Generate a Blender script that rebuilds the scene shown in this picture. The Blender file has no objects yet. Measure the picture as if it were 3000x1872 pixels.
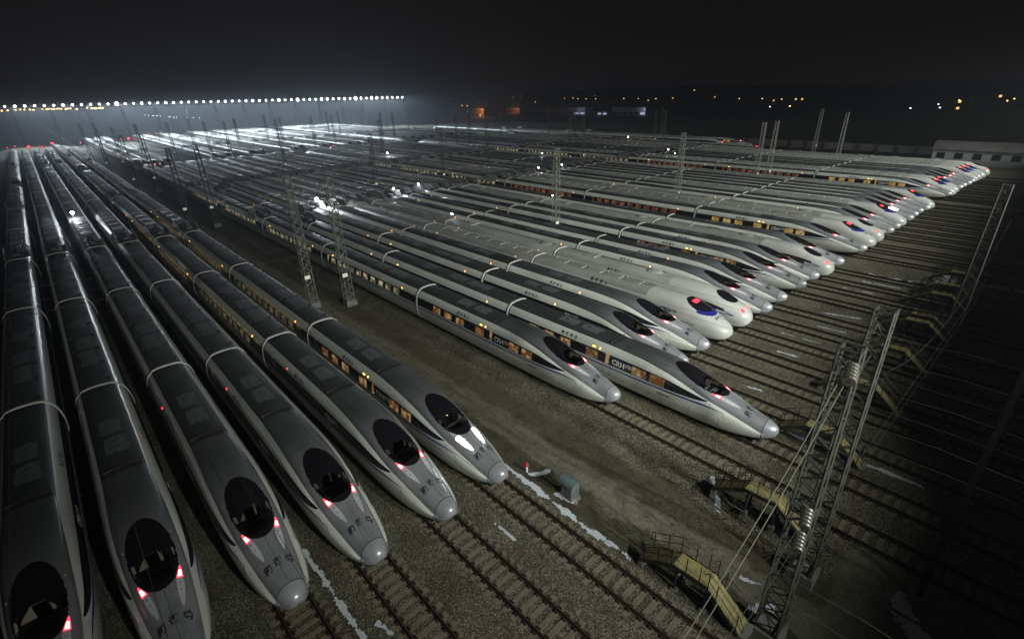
import bpy, bmesh, math, random
from mathutils import Vector, Matrix, noise as mnoise
R = math.radians
rnd = random.Random(7)
sc = bpy.context.scene
col = sc.collection

# ------------------------------------------------------------------ helpers
class MB:
    def __init__(s):
        s.v = []; s.f = []; s.m = []
    def add(s, vs, fs, mi=0):
        b = len(s.v); s.v += [tuple(p) for p in vs]
        s.f += [tuple(i + b for i in f) for f in fs]; s.m += [mi] * len(fs)
    def quad(s, a, b, c, d, mi=0): s.add([a, b, c, d], [(0, 1, 2, 3)], mi)
    def box(s, x0, x1, y0, y1, z0, z1, mi=0, taper=0):
        t = taper
        vs = [(x0, y0, z0), (x1, y0, z0), (x1, y1, z0), (x0, y1, z0),
              (x0 + t, y0 + t, z1), (x1 - t, y0 + t, z1), (x1 - t, y1 - t, z1), (x0 + t, y1 - t, z1)]
        s.add(vs, [(3, 2, 1, 0), (4, 5, 6, 7), (0, 1, 5, 4), (1, 2, 6, 5), (2, 3, 7, 6), (3, 0, 4, 7)], mi)
    def bar(s, p, q, r, mi=0, n=4, r2=None):
        p = Vector(p); q = Vector(q); d = q - p
        if d.length < 1e-6: return
        d.normalize(); u = d.orthogonal().normalized()
        if abs(d.z) < .99: u = d.cross(Vector((0, 0, 1))).normalized()
        w = d.cross(u); r2 = r if r2 is None else r2
        vs = []
        for c, rr in ((p, r), (q, r2)):
            for k in range(n):
                a = 2 * math.pi * (k + .5) / n
                vs.append(c + u * (rr * math.cos(a)) + w * (rr * math.sin(a)))
        fs = [(k, (k + 1) % n, n + (k + 1) % n, n + k) for k in range(n)]
        fs += [tuple(range(n - 1, -1, -1)), tuple(range(n, 2 * n))]
        s.add(vs, fs, mi)
    def tube(s, pts, r, mi=0, n=5):
        for a, b in zip(pts, pts[1:]): s.bar(a, b, r, mi, n)
    def ball(s, c, r, mi=0, nu=8, nv=5, sc3=(1, 1, 1)):
        vs = []; fs = []
        for j in range(nv + 1):
            t = math.pi * j / nv
            for i in range(nu):
                a = 2 * math.pi * i / nu
                vs.append((c[0] + r * sc3[0] * math.sin(t) * math.cos(a), c[1] + r * sc3[1] * math.sin(t) * math.sin(a), c[2] + r * sc3[2] * math.cos(t)))
        for j in range(nv):
            for i in range(nu):
                fs.append((j * nu + i, (j + 1) * nu + i, (j + 1) * nu + (i + 1) % nu, j * nu + (i + 1) % nu))
        s.add(vs, fs, mi)
    def mesh(s, name, mats, smooth=False, sharp=None):
        me = bpy.data.meshes.new(name)
        me.from_pydata(s.v, [], s.f)
        for m in mats: me.materials.append(M[m])
        me.polygons.foreach_set('material_index', s.m)
        if smooth: me.polygons.foreach_set('use_smooth', [True] * len(s.f))
        me.update()
        if smooth and sharp:
            me.set_sharp_from_angle(angle=R(sharp))
        return me

def link(name, me, parent=None, loc=(0, 0, 0), rz=0):
    o = bpy.data.objects.new(name, me); col.objects.link(o)
    o.location = loc; o.rotation_euler = (0, 0, rz)
    if parent: o.parent = parent
    return o
def tag(o, label, cat, group=None, kind=None):
    if label: o['label'] = label
    if cat: o['category'] = cat
    if group: o['group'] = group
    if kind: o['kind'] = kind
    return o
def thing(name, label, cat, loc=(0, 0, 0), rz=0, group=None):
    return tag(link(name, None, None, loc, rz), label, cat, group)
def struct(name, me, loc=(0, 0, 0), kind='structure'):
    o = link(name, me, None, loc); o['kind'] = kind; return o

# ------------------------------------------------------------------ materials
M = {}
def mat(name, base, rough=.5, metal=0, emit=None, estr=0, coat=0, nscale=0, namt=0, bump=0, base2=None, spec=.5, detail=4, squash=None, vary=0, grime_shade=False):
    m = bpy.data.materials.new(name); m.use_nodes = True
    nt = m.node_tree; N = nt.nodes; L = nt.links
    b = N['Principled BSDF']
    b.inputs['Base Color'].default_value = (*base, 1)
    b.inputs['Roughness'].default_value = rough; b.inputs['Metallic'].default_value = metal
    b.inputs['Coat Weight'].default_value = coat; b.inputs['Coat Roughness'].default_value = .11
    b.inputs['Coat IOR'].default_value = 2.2 if name == 'white_paint' else 1.5
    b.inputs['Specular IOR Level'].default_value = spec
    if emit:
        b.inputs['Emission Color'].default_value = (*emit, 1); b.inputs['Emission Strength'].default_value = estr
        if name == 'red_lens':
            ge = N.new('ShaderNodeNewGeometry'); mm = N.new('ShaderNodeMath'); mm.operation = 'MULTIPLY_ADD'; mm.inputs[1].default_value = -estr; mm.inputs[2].default_value = estr
            L.new(ge.outputs['Backfacing'], mm.inputs[0]); L.new(mm.outputs[0], b.inputs['Emission Strength'])
    if nscale:
        tc = N.new('ShaderNodeTexCoord'); n = N.new('ShaderNodeTexNoise')
        src = tc.outputs['Object']
        if squash:
            mp = N.new('ShaderNodeMapping'); mp.inputs['Scale'].default_value = squash
            L.new(src, mp.inputs['Vector']); src = mp.outputs['Vector']
        oi = N.new('ShaderNodeObjectInfo'); ad = N.new('ShaderNodeVectorMath'); ad.operation = 'ADD'
        L.new(src, ad.inputs[0]); L.new(oi.outputs['Location'], ad.inputs[1])
        n.inputs['Scale'].default_value = nscale; n.inputs['Detail'].default_value = detail; n.inputs['Roughness'].default_value = .65
        L.new(ad.outputs[0], n.inputs['Vector'])
        r = N.new('ShaderNodeValToRGB')
        b2 = base2 or tuple(c * (1 - namt) for c in base)
        r.color_ramp.elements[0].position = .32; r.color_ramp.elements[1].position = .68
        r.color_ramp.elements[0].color = (*b2, 1); r.color_ramp.elements[1].color = (*base, 1)
        L.new(n.outputs['Fac'], r.inputs['Fac']); L.new(r.outputs['Color'], b.inputs['Base Color'])
        if vary:
            vr = N.new('ShaderNodeMapRange'); vr.inputs['To Min'].default_value = 1 - vary; vr.inputs['To Max'].default_value = 1 + vary * .4
            L.new(oi.outputs['Random'], vr.inputs['Value'])
            vm = N.new('ShaderNodeVectorMath'); vm.operation = 'SCALE'; L.new(r.outputs['Color'], vm.inputs[0]); L.new(vr.outputs[0], vm.inputs['Scale'])
            L.new(vm.outputs[0], b.inputs['Base Color'])
        mr = N.new('ShaderNodeMapRange'); mr.inputs['To Min'].default_value = min(1, rough * 1.3); mr.inputs['To Max'].default_value = rough * .8
        L.new(n.outputs['Fac'], mr.inputs['Value']); L.new(mr.outputs[0], b.inputs['Roughness'])
        if bump:
            bp = N.new('ShaderNodeBump'); bp.inputs['Strength'].default_value = bump; bp.inputs['Distance'].default_value = .05
            L.new(n.outputs['Fac'], bp.inputs['Height']); L.new(bp.outputs['Normal'], b.inputs['Normal'])
    if grime_shade:    # dirt with shading painted in, darkening from the canopy back to the roof joint
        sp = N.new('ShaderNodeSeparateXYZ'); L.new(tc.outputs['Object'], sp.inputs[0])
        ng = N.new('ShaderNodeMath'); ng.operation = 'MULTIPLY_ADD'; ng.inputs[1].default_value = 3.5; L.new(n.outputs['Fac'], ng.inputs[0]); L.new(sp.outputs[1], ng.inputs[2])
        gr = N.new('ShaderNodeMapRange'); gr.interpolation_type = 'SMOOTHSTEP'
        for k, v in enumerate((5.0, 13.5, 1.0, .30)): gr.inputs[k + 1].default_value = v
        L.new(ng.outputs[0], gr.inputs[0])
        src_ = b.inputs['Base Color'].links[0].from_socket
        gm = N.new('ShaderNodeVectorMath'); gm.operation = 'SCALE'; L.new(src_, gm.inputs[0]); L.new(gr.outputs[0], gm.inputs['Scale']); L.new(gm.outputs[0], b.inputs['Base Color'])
    M[name] = m
    return m
mat('white_paint', (.74, .78, .725), .42, coat=1.0, nscale=1.1, base2=(.57, .595, .54), squash=(1, .22, .55), detail=9, vary=.2)
mat('white_gloss', (.53, .55, .525), .25, coat=.6, nscale=.9, namt=.22, squash=(1, .3, .7), detail=8, vary=.14)
mat('roof_grey', (.045, .051, .050), .58, spec=.3, vary=.35, nscale=.9, base2=(.034, .038, .037), squash=(1, .3, 1))
mat('roof_plate', (.115, .122, .132), .65, nscale=3.5, base2=(.058, .062, .068))
mat('roof_white', (.36, .38, .35), .45, nscale=.8, base2=(.22, .23, .21), squash=(1, .2, 1), vary=.3)
mat('roof_gear', (.05, .055, .055), .55, nscale=2, namt=.4)
mat('silver', (.39, .412, .437), .36, metal=.35, coat=.3, nscale=1.6, base2=(.265, .28, .292), squash=(1.6, .35, 1), detail=9, vary=.16, grime_shade=True)
mat('silver_cap', (.49, .51, .545), .34, metal=.4, coat=.3, nscale=5, base2=(.40, .418, .445), detail=8, vary=.2)
mat('seam', (.03, .03, .03), .6)
mat('band_black', (.012, .012, .016), .22)
mat('blue', (.018, .025, .20), .3)
mat('underframe', (.02, .02, .02), .7)
mat('bellows', (.025, .025, .025), .8)
mat('screen', (.26, .27, .26), .5, nscale=2, base2=(.17, .175, .165), vary=.3)
mat('ring', (.66, .68, .63), .45, nscale=1.5, base2=(.50, .51, .47), vary=.3)
mat('egg_black', (.010, .010, .013), .16)
mat('red_lens', (.5, .02, .03), .3, emit=(1, .02, .03), estr=7)
mat('red_dim', (.3, .02, .02), .3, emit=(1, .05, .06), estr=3)
mat('lens_clear', (.50, .52, .55), .12, coat=.5)
mat('bulb', (.8, .8, .8), .1, metal=.8)
mat('headlight', (1, 1, 1), .3, emit=(.97, 1, 1), estr=40)
mat('lamp_core', (1, .6, .6), .3, emit=(1, .42, .42), estr=9)
mat('letter_white', (.62, .64, .62), .4)
mat('letter_dark', (.02, .022, .028), .4)
mat('letter_navy', (.03, .04, .12), .4)
mat('console', (.27, .30, .345), .6)
mat('cab_wall', (.17, .165, .14), .6, emit=(1, .86, .6), estr=.05)  # faint glow in the walls stands in for light inside the cab
mat('seat_dark', (.02, .02, .03), .7)
mat('vest', (.35, .65, .06), .6)
mat('uniform', (.02, .022, .03), .8)
mat('skin', (.42, .28, .2), .6)
mat('frame_pale', (.30, .28, .22), .5)
mat('amber', (.8, .4, .1), .4, emit=(1, .40, .08), estr=4)
mat('led', (.5, .5, .1), .4, emit=(1, .66, .08), estr=3)
mat('rail_steel', (.045, .03, .02), .55, metal=.3, nscale=3, namt=.5)
mat('rail_top', (.075, .056, .042), .5, metal=.4)
mat('sleeper', (.19, .172, .115), .85, nscale=2.5, base2=(.125, .113, .075))
mat('clip', (.02, .018, .014), .7)
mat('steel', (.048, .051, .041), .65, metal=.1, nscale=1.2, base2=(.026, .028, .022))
mat('steel_lit', (.19, .20, .165), .6, nscale=1.2, base2=(.12, .125, .10))  # lit copy of steel: stronger light on some masts painted as paler colour
mat('steel_dark', (.035, .035, .03), .6, nscale=2, namt=.4)
mat('rail_black', (.012, .012, .013), .5)
mat('tread', (.31, .27, .10), .85, nscale=4.2, base2=(.14, .125, .06), detail=8, bump=.4)
mat('concrete', (.20, .20, .18), .85, nscale=2, base2=(.12, .12, .105))
mat('pipe_blue', (.02, .02, .07), .5)
mat('insulator', (.085, .082, .066), .4)
mat('wire_lit', (.20, .20, .16), .6)  # lit copy of wire: brighter light on the foreground pair put into the colour
mat('wire', (.055, .057, .045), .7)
mat('rust', (.012, .0075, .0065), .8, nscale=2, base2=(.007, .005, .0045), spec=.1)
mat('snow', (.58, .62, .68), .75, nscale=4, namt=.15, bump=.3)
mat('cabinet', (.17, .19, .19), .5, nscale=2, namt=.3)
mat('cabinet_roof', (.13, .18, .185), .4, nscale=2, namt=.3)
mat('red_paint', (.45, .04, .04), .5)
mat('flood', (1, 1, 1), .4, emit=(.93, .97, 1), estr=60)
mat('sodium', (1, .6, .2), .4, emit=(1, .42, .10), estr=3.2)
mat('sodium_hot', (1, .6, .2), .4, emit=(1, .55, .20), estr=8)
mat('cool_lamp', (1, 1, 1), .4, emit=(.75, .85, 1), estr=4)
mat('plate_white', (.75, .75, .66), .5, emit=(.9, .9, .75), estr=.12)
mat('build_pale', (.42, .44, .44), .8, nscale=.3, namt=.3)
mat('build_mid', (.16, .16, .15), .85, nscale=.3, namt=.4)
mat('build_dark', (.05, .05, .05), .9, nscale=.2, namt=.4)
mat('build_brick', (.30, .20, .12), .85, nscale=.5, namt=.3)
mat('pane_dark', (.015, .017, .02), .25)
mat('pane_warm', (.3, .2, .1), .4, emit=(1, .55, .2), estr=1.6)
mat('pane_cool', (.3, .3, .35), .4, emit=(.6, .68, 1), estr=.6)
mat('trunk', (.04, .03, .02), .9)
mat('leaf', (.03, .035, .022), .8)
mat('amber_glow', (.3, .2, .1), .4, emit=(1, .5, .15), estr=3)

def window_mat(name, c1, c2, c3, strength):
    m = bpy.data.materials.new(name); m.use_nodes = True; nt = m.node_tree; N = nt.nodes; L = nt.links
    b = N['Principled BSDF']; b.inputs['Roughness'].default_value = .12; b.inputs['Base Color'].default_value = (.02, .02, .02, 1)
    tc = N.new('ShaderNodeTexCoord'); oi = N.new('ShaderNodeObjectInfo'); ad = N.new('ShaderNodeVectorMath'); ad.operation = 'MULTIPLY_ADD'
    ad.inputs[1].default_value = (1, 1, 1)
    L.new(tc.outputs['Object'], ad.inputs[0]); 
    mul = N.new('ShaderNodeVectorMath'); mul.operation = 'SCALE'; mul.inputs['Scale'].default_value = 37.0
    cmb = N.new('ShaderNodeCombineXYZ'); L.new(oi.outputs['Random'], cmb.inputs[0]); L.new(oi.outputs['Random'], cmb.inputs[1]); L.new(cmb.outputs[0], mul.inputs[0])
    L.new(mul.outputs[0], ad.inputs[2])
    v = N.new('ShaderNodeTexVoronoi'); v.inputs['Scale'].default_value = 2.4; v.distance = 'CHEBYCHEV'
    L.new(ad.outputs[0], v.inputs['Vector'])
    sep = N.new('ShaderNodeSeparateColor'); L.new(v.outputs['Color'], sep.inputs[0])
    r = N.new('ShaderNodeValToRGB'); e = r.color_ramp.elements; r.color_ramp.interpolation = 'CONSTANT'
    e[0].color = (*c1, 1); e[1].position = .42; e[1].color = (*c2, 1)
    k = e.new(.78); k.color = (*c3, 1)
    L.new(sep.outputs[0], r.inputs['Fac']); L.new(r.outputs['Color'], b.inputs['Emission Color']); b.inputs['Emission Strength'].default_value = strength
    M[name] = m
window_mat('win_orange', (.30, .11, .03), (.52, .27, .08), (.9, .60, .26), .30)
window_mat('win_cream', (.10, .09, .05), (.42, .36, .20), (.75, .68, .45), .45)
window_mat('win_red', (.20, .05, .025), (.42, .12, .05), (.75, .33, .16), .22)
window_mat('win_amber', (.55, .32, .07), (.8, .52, .14), (1, .75, .3), .36)
window_mat('win_dim', (.03, .028, .02), (.06, .052, .035), (.13, .115, .08), .7)

def glass_mat():
    m = bpy.data.materials.new('cab_glass'); m.use_nodes = True; nt = m.node_tree; N = nt.nodes; L = nt.links
    N.remove(N['Principled BSDF']); out = N['Material Output']
    t = N.new('ShaderNodeBsdfTransparent'); t.inputs[0].default_value = (.86, .89, .89, 1)
    g = N.new('ShaderNodeBsdfGlossy'); g.inputs['Roughness'].default_value = .05
    f = N.new('ShaderNodeFresnel'); f.inputs[0].default_value = 1.5
    x = N.new('ShaderNodeMixShader'); L.new(f.outputs[0], x.inputs[0]); L.new(t.outputs[0], x.inputs[1]); L.new(g.outputs[0], x.inputs[2]); L.new(x.outputs[0], out.inputs[0])
    M['cab_glass'] = m
glass_mat()

# ground: stone ballast under the tracks, dirt and a worn concrete path in the lanes
def ground_mat():
    m = bpy.data.materials.new('ground_mix'); m.use_nodes = True; nt = m.node_tree; N = nt.nodes; L = nt.links
    b = N['Principled BSDF']; b.inputs['Roughness'].default_value = .9; b.inputs['Specular IOR Level'].default_value = .2
    geo = N.new('ShaderNodeNewGeometry'); P = geo.outputs['Position']
    def nz(scale, detail=5, rough=.6, vec=None):
        n = N.new('ShaderNodeTexNoise'); n.inputs['Scale'].default_value = scale; n.inputs['Detail'].default_value = detail; n.inputs['Roughness'].default_value = rough
        L.new(vec or P, n.inputs['Vector']); return n.outputs['Fac']
    def ramp(fac, stops):
        r = N.new('ShaderNodeValToRGB'); e = r.color_ramp.elements
        while len(e) < len(stops): e.new(.5)
        for k, (p, c) in enumerate(stops):
            e[k].position = p; e[k].color = (*c, 1)
        L.new(fac, r.inputs['Fac']); return r.outputs['Color']
    def mix(f, a, c, mode='MIX'):
        x = N.new('ShaderNodeMix'); x.data_type = 'RGBA'; x.blend_type = mode
        if isinstance(f, float): x.inputs[0].default_value = f
        else: L.new(f, x.inputs[0])
        L.new(a, x.inputs[6]); L.new(c, x.inputs[7]); return x.outputs[2]
    v = N.new('ShaderNodeTexVoronoi'); v.inputs['Scale'].default_value = 18; L.new(P, v.inputs['Vector'])
    sp = N.new('ShaderNodeSeparateColor'); L.new(v.outputs['Color'], sp.inputs[0])
    stones = ramp(sp.outputs[0], [(0, (.045, .043, .034)), (.35, (.092, .088, .069)), (.72, (.14, .134, .106)), (1, (.34, .325, .265))])
    big = ramp(nz(.35, 4), [(.3, (.62, .60, .50)), (.7, (1.1, 1.1, 1.05))])
    stones = mix(1.0, stones, big, 'MULTIPLY')
    dirt = ramp(nz(.8, 8, .7), [(.28, (.042, .037, .024)), (.5, (.085, .077, .052)), (.62, (.075, .078, .045)), (.75, (.14, .125, .088))])
    dirt = mix(.85, dirt, mix(1.0, dirt, ramp(sp.outputs[1], [(0, (.4, .4, .4)), (1, (1.6, 1.6, 1.6))]), 'MULTIPLY'))
    path = ramp(nz(.9, 8, .7), [(.25, (.10, .094, .068)), (.5, (.165, .155, .118)), (.75, (.215, .205, .16))])
    path = mix(.5, path, mix(1.0, path, ramp(sp.outputs[1], [(0, (.45, .45, .45)), (1, (1.5, 1.5, 1.5))]), 'MULTIPLY'))
    path = mix(1.0, path, ramp(nz(2.6, 9, .75), [(.34, (.45, .43, .38)), (.46, (1, 1, 1))]), 'MULTIPLY')
    sx = N.new('ShaderNodeSeparateXYZ'); L.new(P, sx.inputs[0])
    wob = nz(.45, 6, .7)
    def math_(op, a, c):
        x = N.new('ShaderNodeMath'); x.operation = op
        for k, q in enumerate((a, c)):
            if isinstance(q, (int, float)): x.inputs[k].default_value = q
            else: L.new(q, x.inputs[k])
        return x.outputs[0]
    xw = math_('ADD', sx.outputs[0], math_('MULTIPLY', math_('SUBTRACT', wob, .5), 2.6))
    def window(src, a, c, soft):
        r1 = N.new('ShaderNodeMapRange'); r1.interpolation_type = 'SMOOTHSTEP'; r1.inputs[1].default_value = a - soft; r1.inputs[2].default_value = a + soft; L.new(src, r1.inputs[0])
        r2 = N.new('ShaderNodeMapRange'); r2.interpolation_type = 'SMOOTHSTEP'; r2.inputs[1].default_value = c - soft; r2.inputs[2].default_value = c + soft; L.new(src, r2.inputs[0])
        return math_('SUBTRACT', r1.outputs[0], r2.outputs[0])
    c = mix(window(xw, 17.6, 24.3, .35), stones, dirt)
    c = mix(window(xw, 126.0, 136.2, .5), c, dirt)
    c = mix(window(xw, 178.5, 900, 1), c, dirt)
    c = mix(window(xw, -900, -9, 1), c, dirt)
    c = mix(window(sx.outputs[1], 440, 4000, 12), c, dirt)
    c = mix(window(xw, 19.9, 22.1, .22), c, path)
    xq = math_('ADD', sx.outputs[1], math_('MULTIPLY', math_('SUBTRACT', wob, .5), 1.5))
    c = mix(math_('MULTIPLY', window(xw, 17.9, 27, .3), window(xq, -60, 1.6, .25)), c, path)
    L.new(c, b.inputs['Base Color'])
    bp = N.new('ShaderNodeBump'); bp.inputs['Strength'].default_value = .7; bp.inputs['Distance'].default_value = .06
    L.new(v.outputs['Distance'], bp.inputs['Height']); L.new(bp.outputs['Normal'], b.inputs['Normal'])
    M['ground'] = m
ground_mat()

# ------------------------------------------------------------------ text
def text_mesh(body, size, bold=.0):
    cu = bpy.data.curves.new('t', 'FONT'); cu.body = body; cu.size = size; cu.align_x = 'LEFT'; cu.offset = bold; cu.resolution_u = 3
    o = bpy.data.objects.new('t', cu); col.objects.link(o)
    bpy.context.view_layer.update()
    dg = bpy.context.evaluated_depsgraph_get(); me = o.evaluated_get(dg).to_mesh()
    vs = [tuple(v.co) for v in me.vertices]; fs = [tuple(p.vertices) for p in me.polygons]
    o.evaluated_get(dg).to_mesh_clear()
    bpy.data.objects.remove(o); bpy.data.curves.remove(cu)
    return vs, fs
TX = {}
def text(body, size, bold=0):
    k = (body, size, bold)
    if k not in TX: TX[k] = text_mesh(body, size, bold)
    return TX[k]

# ------------------------------------------------------------------ train shells
def interp(tab, s):
    if s <= tab[0][0]: return tab[0][1]
    if s >= tab[-1][0]: return tab[-1][1]
    for i in range(len(tab) - 1):
        if tab[i][0] <= s <= tab[i + 1][0]: break
    x0, y0 = tab[i]; x1, y1 = tab[i + 1]
    d = (y1 - y0) / (x1 - x0)
    def tang(k):
        if k <= 0 or k >= len(tab) - 1:
            j = 0 if k <= 0 else len(tab) - 2
            return (tab[j + 1][1] - tab[j][1]) / (tab[j + 1][0] - tab[j][0])
        a = (tab[k][1] - tab[k - 1][1]) / (tab[k][0] - tab[k - 1][0]); b = (tab[k + 1][1] - tab[k][1]) / (tab[k + 1][0] - tab[k][0])
        return 0 if a * b <= 0 else 2 * a * b / (a + b)
    m0, m1 = tang(i), tang(i + 1); h = x1 - x0; t = (s - x0) / h
    return y0 * (2 * t**3 - 3 * t * t + 1) + h * m0 * (t**3 - 2 * t * t + t) + y1 * (-2 * t**3 + 3 * t * t) + h * m1 * (t**3 - t * t)

KINK = 13.5
TOP = [(0, 1.26), (.06, 1.48), (.2, 1.62), (.45, 1.74), (.85, 1.86), (1.6, 2.04), (2.6, 2.29), (3.8, 2.62), (5, 3.0), (6.2, 3.36), (7.4, 3.60), (9, 3.69), (12, 3.71), (14, 3.72)]
WID = [(0, .02), (.06, .27), (.2, .47), (.45, .66), (.85, .84), (1.6, 1.09), (2.6, 1.31), (4, 1.50), (6, 1.63), (9, 1.69), (14, 1.69)]
BOT = [(0, 1.22), (.06, 1.03), (.2, .90), (.45, .77), (.85, .64), (1.6, .48), (2.6, .34), (4, .26), (8, .22), (14, .22)]
ZMM = [(0, 1.2), (.85, 1.05), (2.6, 1.05), (5, 1.25), (9, 1.45), (14, 1.5)]
XC = [(0, .02), (.06, .24), (.2, .42), (.45, .59), (.85, .73), (1.6, .86), (2.6, .985), (4, 1.12), (5, 1.19), (6.5, 1.235), (8.5, 1.24), (10.3, 1.19), (12, 1.14), (KINK, 1.10), (KINK + .01, 1.10)]
ZC = [(0, 1.2), (.06, 1.15), (.2, 1.09), (.45, 1.05), (.85, 1.08), (1.6, 1.33), (2.6, 1.64), (4, 2.02), (4.8, 2.20), (6.5, 2.70), (8.5, 3.18), (10.3, 3.40), (12, 3.46), (KINK, 3.48)]
BB = [(4.7, 2.12), (6, 2.04), (8, 1.97), (11, 1.95), (14, 1.95)]
BT = [(4.7, 2.16), (6.5, 2.50), (8.5, 2.77), (11, 2.84), (13, 2.85)]
S1 = [(3.2, 1.72), (4.7, 1.82), (7, 1.76), (11, 1.66), (14, 1.64)]
PEXP = 2.15
def parA(s):
    g = lambda t: interp(t, min(s, 14))
    return dict(top=g(TOP), w=g(WID), zb=g(BOT), zm=g(ZMM), xc=g(XC), zc=g(ZC))
def zupA(x, s):
    p = parA(s); a = min(1, abs(x) / p['xc'])
    return p['zc'] + (p['top'] - p['zc']) * (1 - a**PEXP)**(1 / PEXP)
def flank(p, z):  # x of the side wall at height z between zm and zc
    w, zm, xc, zc = p['w'], p['zm'], p['xc'], p['zc']
    zk = zm + (zc - zm) * .86; xk = w + (w - xc) * .05
    lo, hi = 0, 1
    for _ in range(24):
        u = (lo + hi) / 2
        if (1 - u)**2 * zm + 2 * u * (1 - u) * zk + u * u * zc < z: lo = u
        else: hi = u
    return (1 - u)**2 * w + 2 * u * (1 - u) * xk + u * u * xc
def sideA(z, s):
    p = parA(s)
    if z >= p['zc']: return p['xc']
    if z <= p['zm']:
        t = (p['zm'] - z) / (p['zm'] - p['zb']); return p['w'] * (1 - .04 * t - .10 * t**3)
    return flank(p, z)
NUP = 12
def half_sec(s, upn=NUP):
    p = parA(s); w, zb, zm, zc, xc, top = p['w'], p['zb'], p['zm'], p['zc'], p['xc'], p['top']
    pts = [(0, zb), (.70 * w, zb), (.855 * w, zb + .10 * (zm - zb)), (.93 * w, zb + .34 * (zm - zb)), (.975 * w, zb + .66 * (zm - zb)), (w, zm)]
    e = .004
    s1 = min(max(interp(S1, s), zm + e), zc - 6 * e) if s > 3.2 else zm + (zc - zm) * .3
    s2 = min(s1 + (.13 * min(1, max(0, (s - 3.2) / 2))), zc - 5 * e) if s > 3.2 else zm + (zc - zm) * .32
    if s >= 4.7:
        b1 = min(interp(BB, s), zc - 4 * e); b2 = min(max(interp(BT, s), b1 + e), zc - 2 * e)
    else:
        b1 = zm + (zc - zm) * .6; b2 = zm + (zc - zm) * .63
        b1 = max(b1, s2 + e * .5); b2 = max(b2, b1 + e * .5)
    bm = (b1 + b2) / 2
    for z in (s1, s2, b1, bm, b2): pts.append((flank(p, z), z))
    for k in (1, 2):
        z = b2 + (zc - b2) * (k / 3); pts.append((flank(p, z), z))
    for k in range(upn + 1):
        t = math.pi / 2 * k / upn
        c, q = math.cos(t), math.sin(t)
        pts.append((xc * max(c, 0)**(2 / PEXP), zc + (top - zc) * q**(2 / PEXP)))
    return pts
JB1, JB2, JS1, JC = 8, 10, 6, 13   # index of band bottom, band top, stripe bottom, crease
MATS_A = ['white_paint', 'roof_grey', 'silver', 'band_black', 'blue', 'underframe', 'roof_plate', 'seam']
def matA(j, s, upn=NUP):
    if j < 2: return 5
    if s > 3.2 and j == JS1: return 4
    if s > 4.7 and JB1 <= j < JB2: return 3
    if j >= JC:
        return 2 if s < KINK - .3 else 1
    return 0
def loft(mb, ss, sec, matf, skip=None, caps=True):
    rows = []
    for s in ss:
        h = sec(s); n = len(h)
        row = [(-x, s, z) for x, z in h][::-1] + [(x, s, z) for x, z in h[1:]] if False else None
        left = [(-x, s, z) for x, z in h]            # bottom -> top on -X side
        right = [(x, s, z) for x, z in h[::-1][1:-1]]
        rows.append(left + right)
    n = len(rows[0]); hn = len(sec(ss[0]))
    b = len(mb.v)
    for r in rows: mb.v += r
    for i in range(len(ss) - 1):
        sm = (ss[i] + ss[i + 1]) / 2
        for j in range(n):
            jj = j if j < hn - 1 else n - 1 - j
            k = (j + 1) % n
            if skip:
                P = [rows[i][j], rows[i][k], rows[i + 1][k], rows[i + 1][j]]
                if skip(sum(p[0] for p in P) / 4, sum(p[1] for p in P) / 4, jj): continue
            mb.f.append((b + i * n + j, b + i * n + k, b + (i + 1) * n + k, b + (i + 1) * n + j)); mb.m.append(matf(jj, sm))
    if caps:
        mb.f.append(tuple(b + j for j in range(n))); mb.m.append(5 if caps is True else caps)
        e = b + (len(ss) - 1) * n
        mb.f.append(tuple(e + j for j in range(n - 1, -1, -1))); mb.m.append(5 if caps is True else caps)

# ---- egg shaped cockpit canopy
EG0, EG1 = 3.75, 8.1
def egg_hw(s):
    t = (s - EG0) / (EG1 - EG0)
    if t <= 0 or t >= 1: return 0
    return .96 * max(0, 1 - abs(2 * t**.93 - 1)**2.15)**.5
def in_egg(x, s, k=1.0):
    c = 5.8; s2 = c + (s - c) / k
    return abs(x) < egg_hw(s2) * k
def pane_front(x, s):
    if s < 4.2 or s > 5.72: return False
    t = (s - 4.2) / (5.72 - 4.2)
    hw = .52 + .13 * math.sin(math.pi * min(1, t * 1.1)) - .55 * max(0, t - .62)**1.6 * 2.2
    return abs(x) < hw
def pane_side(x, s):
    a = abs(x)
    if s < 4.75 or s > 6.15: return False
    t = (s - 4.75) / 1.4
    inner = .70 + .09 * t; outer = egg_hw(s) - .07
    return inner < a < outer and t < .5 + 1.2 * (outer - inner)
def patch(fn_in, x0, x1, s0, s1, nx, ns, off, zfn=zupA, mi=0):
    mb = MB(); idx = {}
    def vid(i, k):
        if (i, k) not in idx:
            x = x0 + (x1 - x0) * i / nx; s = s0 + (s1 - s0) * k / ns
            idx[i, k] = len(mb.v); mb.v.append((x, s, zfn(x, s) + off))
        return idx[i, k]
    for i in range(nx):
        for k in range(ns):
            x = x0 + (x1 - x0) * (i + .5) / nx; s = s0 + (s1 - s0) * (k + .5) / ns
            if fn_in(x, s):
                mb.f.append((vid(i, k), vid(i + 1, k), vid(i + 1, k + 1), vid(i, k + 1))); mb.m.append(mi)
    return mb
def strip(cen, hw, s0, s1, n, off, zfn=zupA, mi=0, mb=None, nx=3, mid=0):
    """a patch lying on the upper surface along s, centre cen(s) and half width hw(s)"""
    mb = mb or MB(); rows = []
    for k in range(n + 1):
        s = s0 + (s1 - s0) * k / n; row = []
        for i in range(nx + 1):
            x = cen(s) + hw(s) * (2 * i / nx - 1); row.append((x, s, zfn(x, s) + off))
        rows.append(row)
    b = len(mb.v)
    for r in rows: mb.v += r
    for k in range(n):
        for i in range(nx):
            a = b + k * (nx + 1) + i; mb.f.append((a, a + 1, a + nx + 2, a + nx + 1)); mb.m.append(mid if mid and 0 < k < n - 3 and 0 < i < nx - 1 else mi)
    return mb

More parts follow.
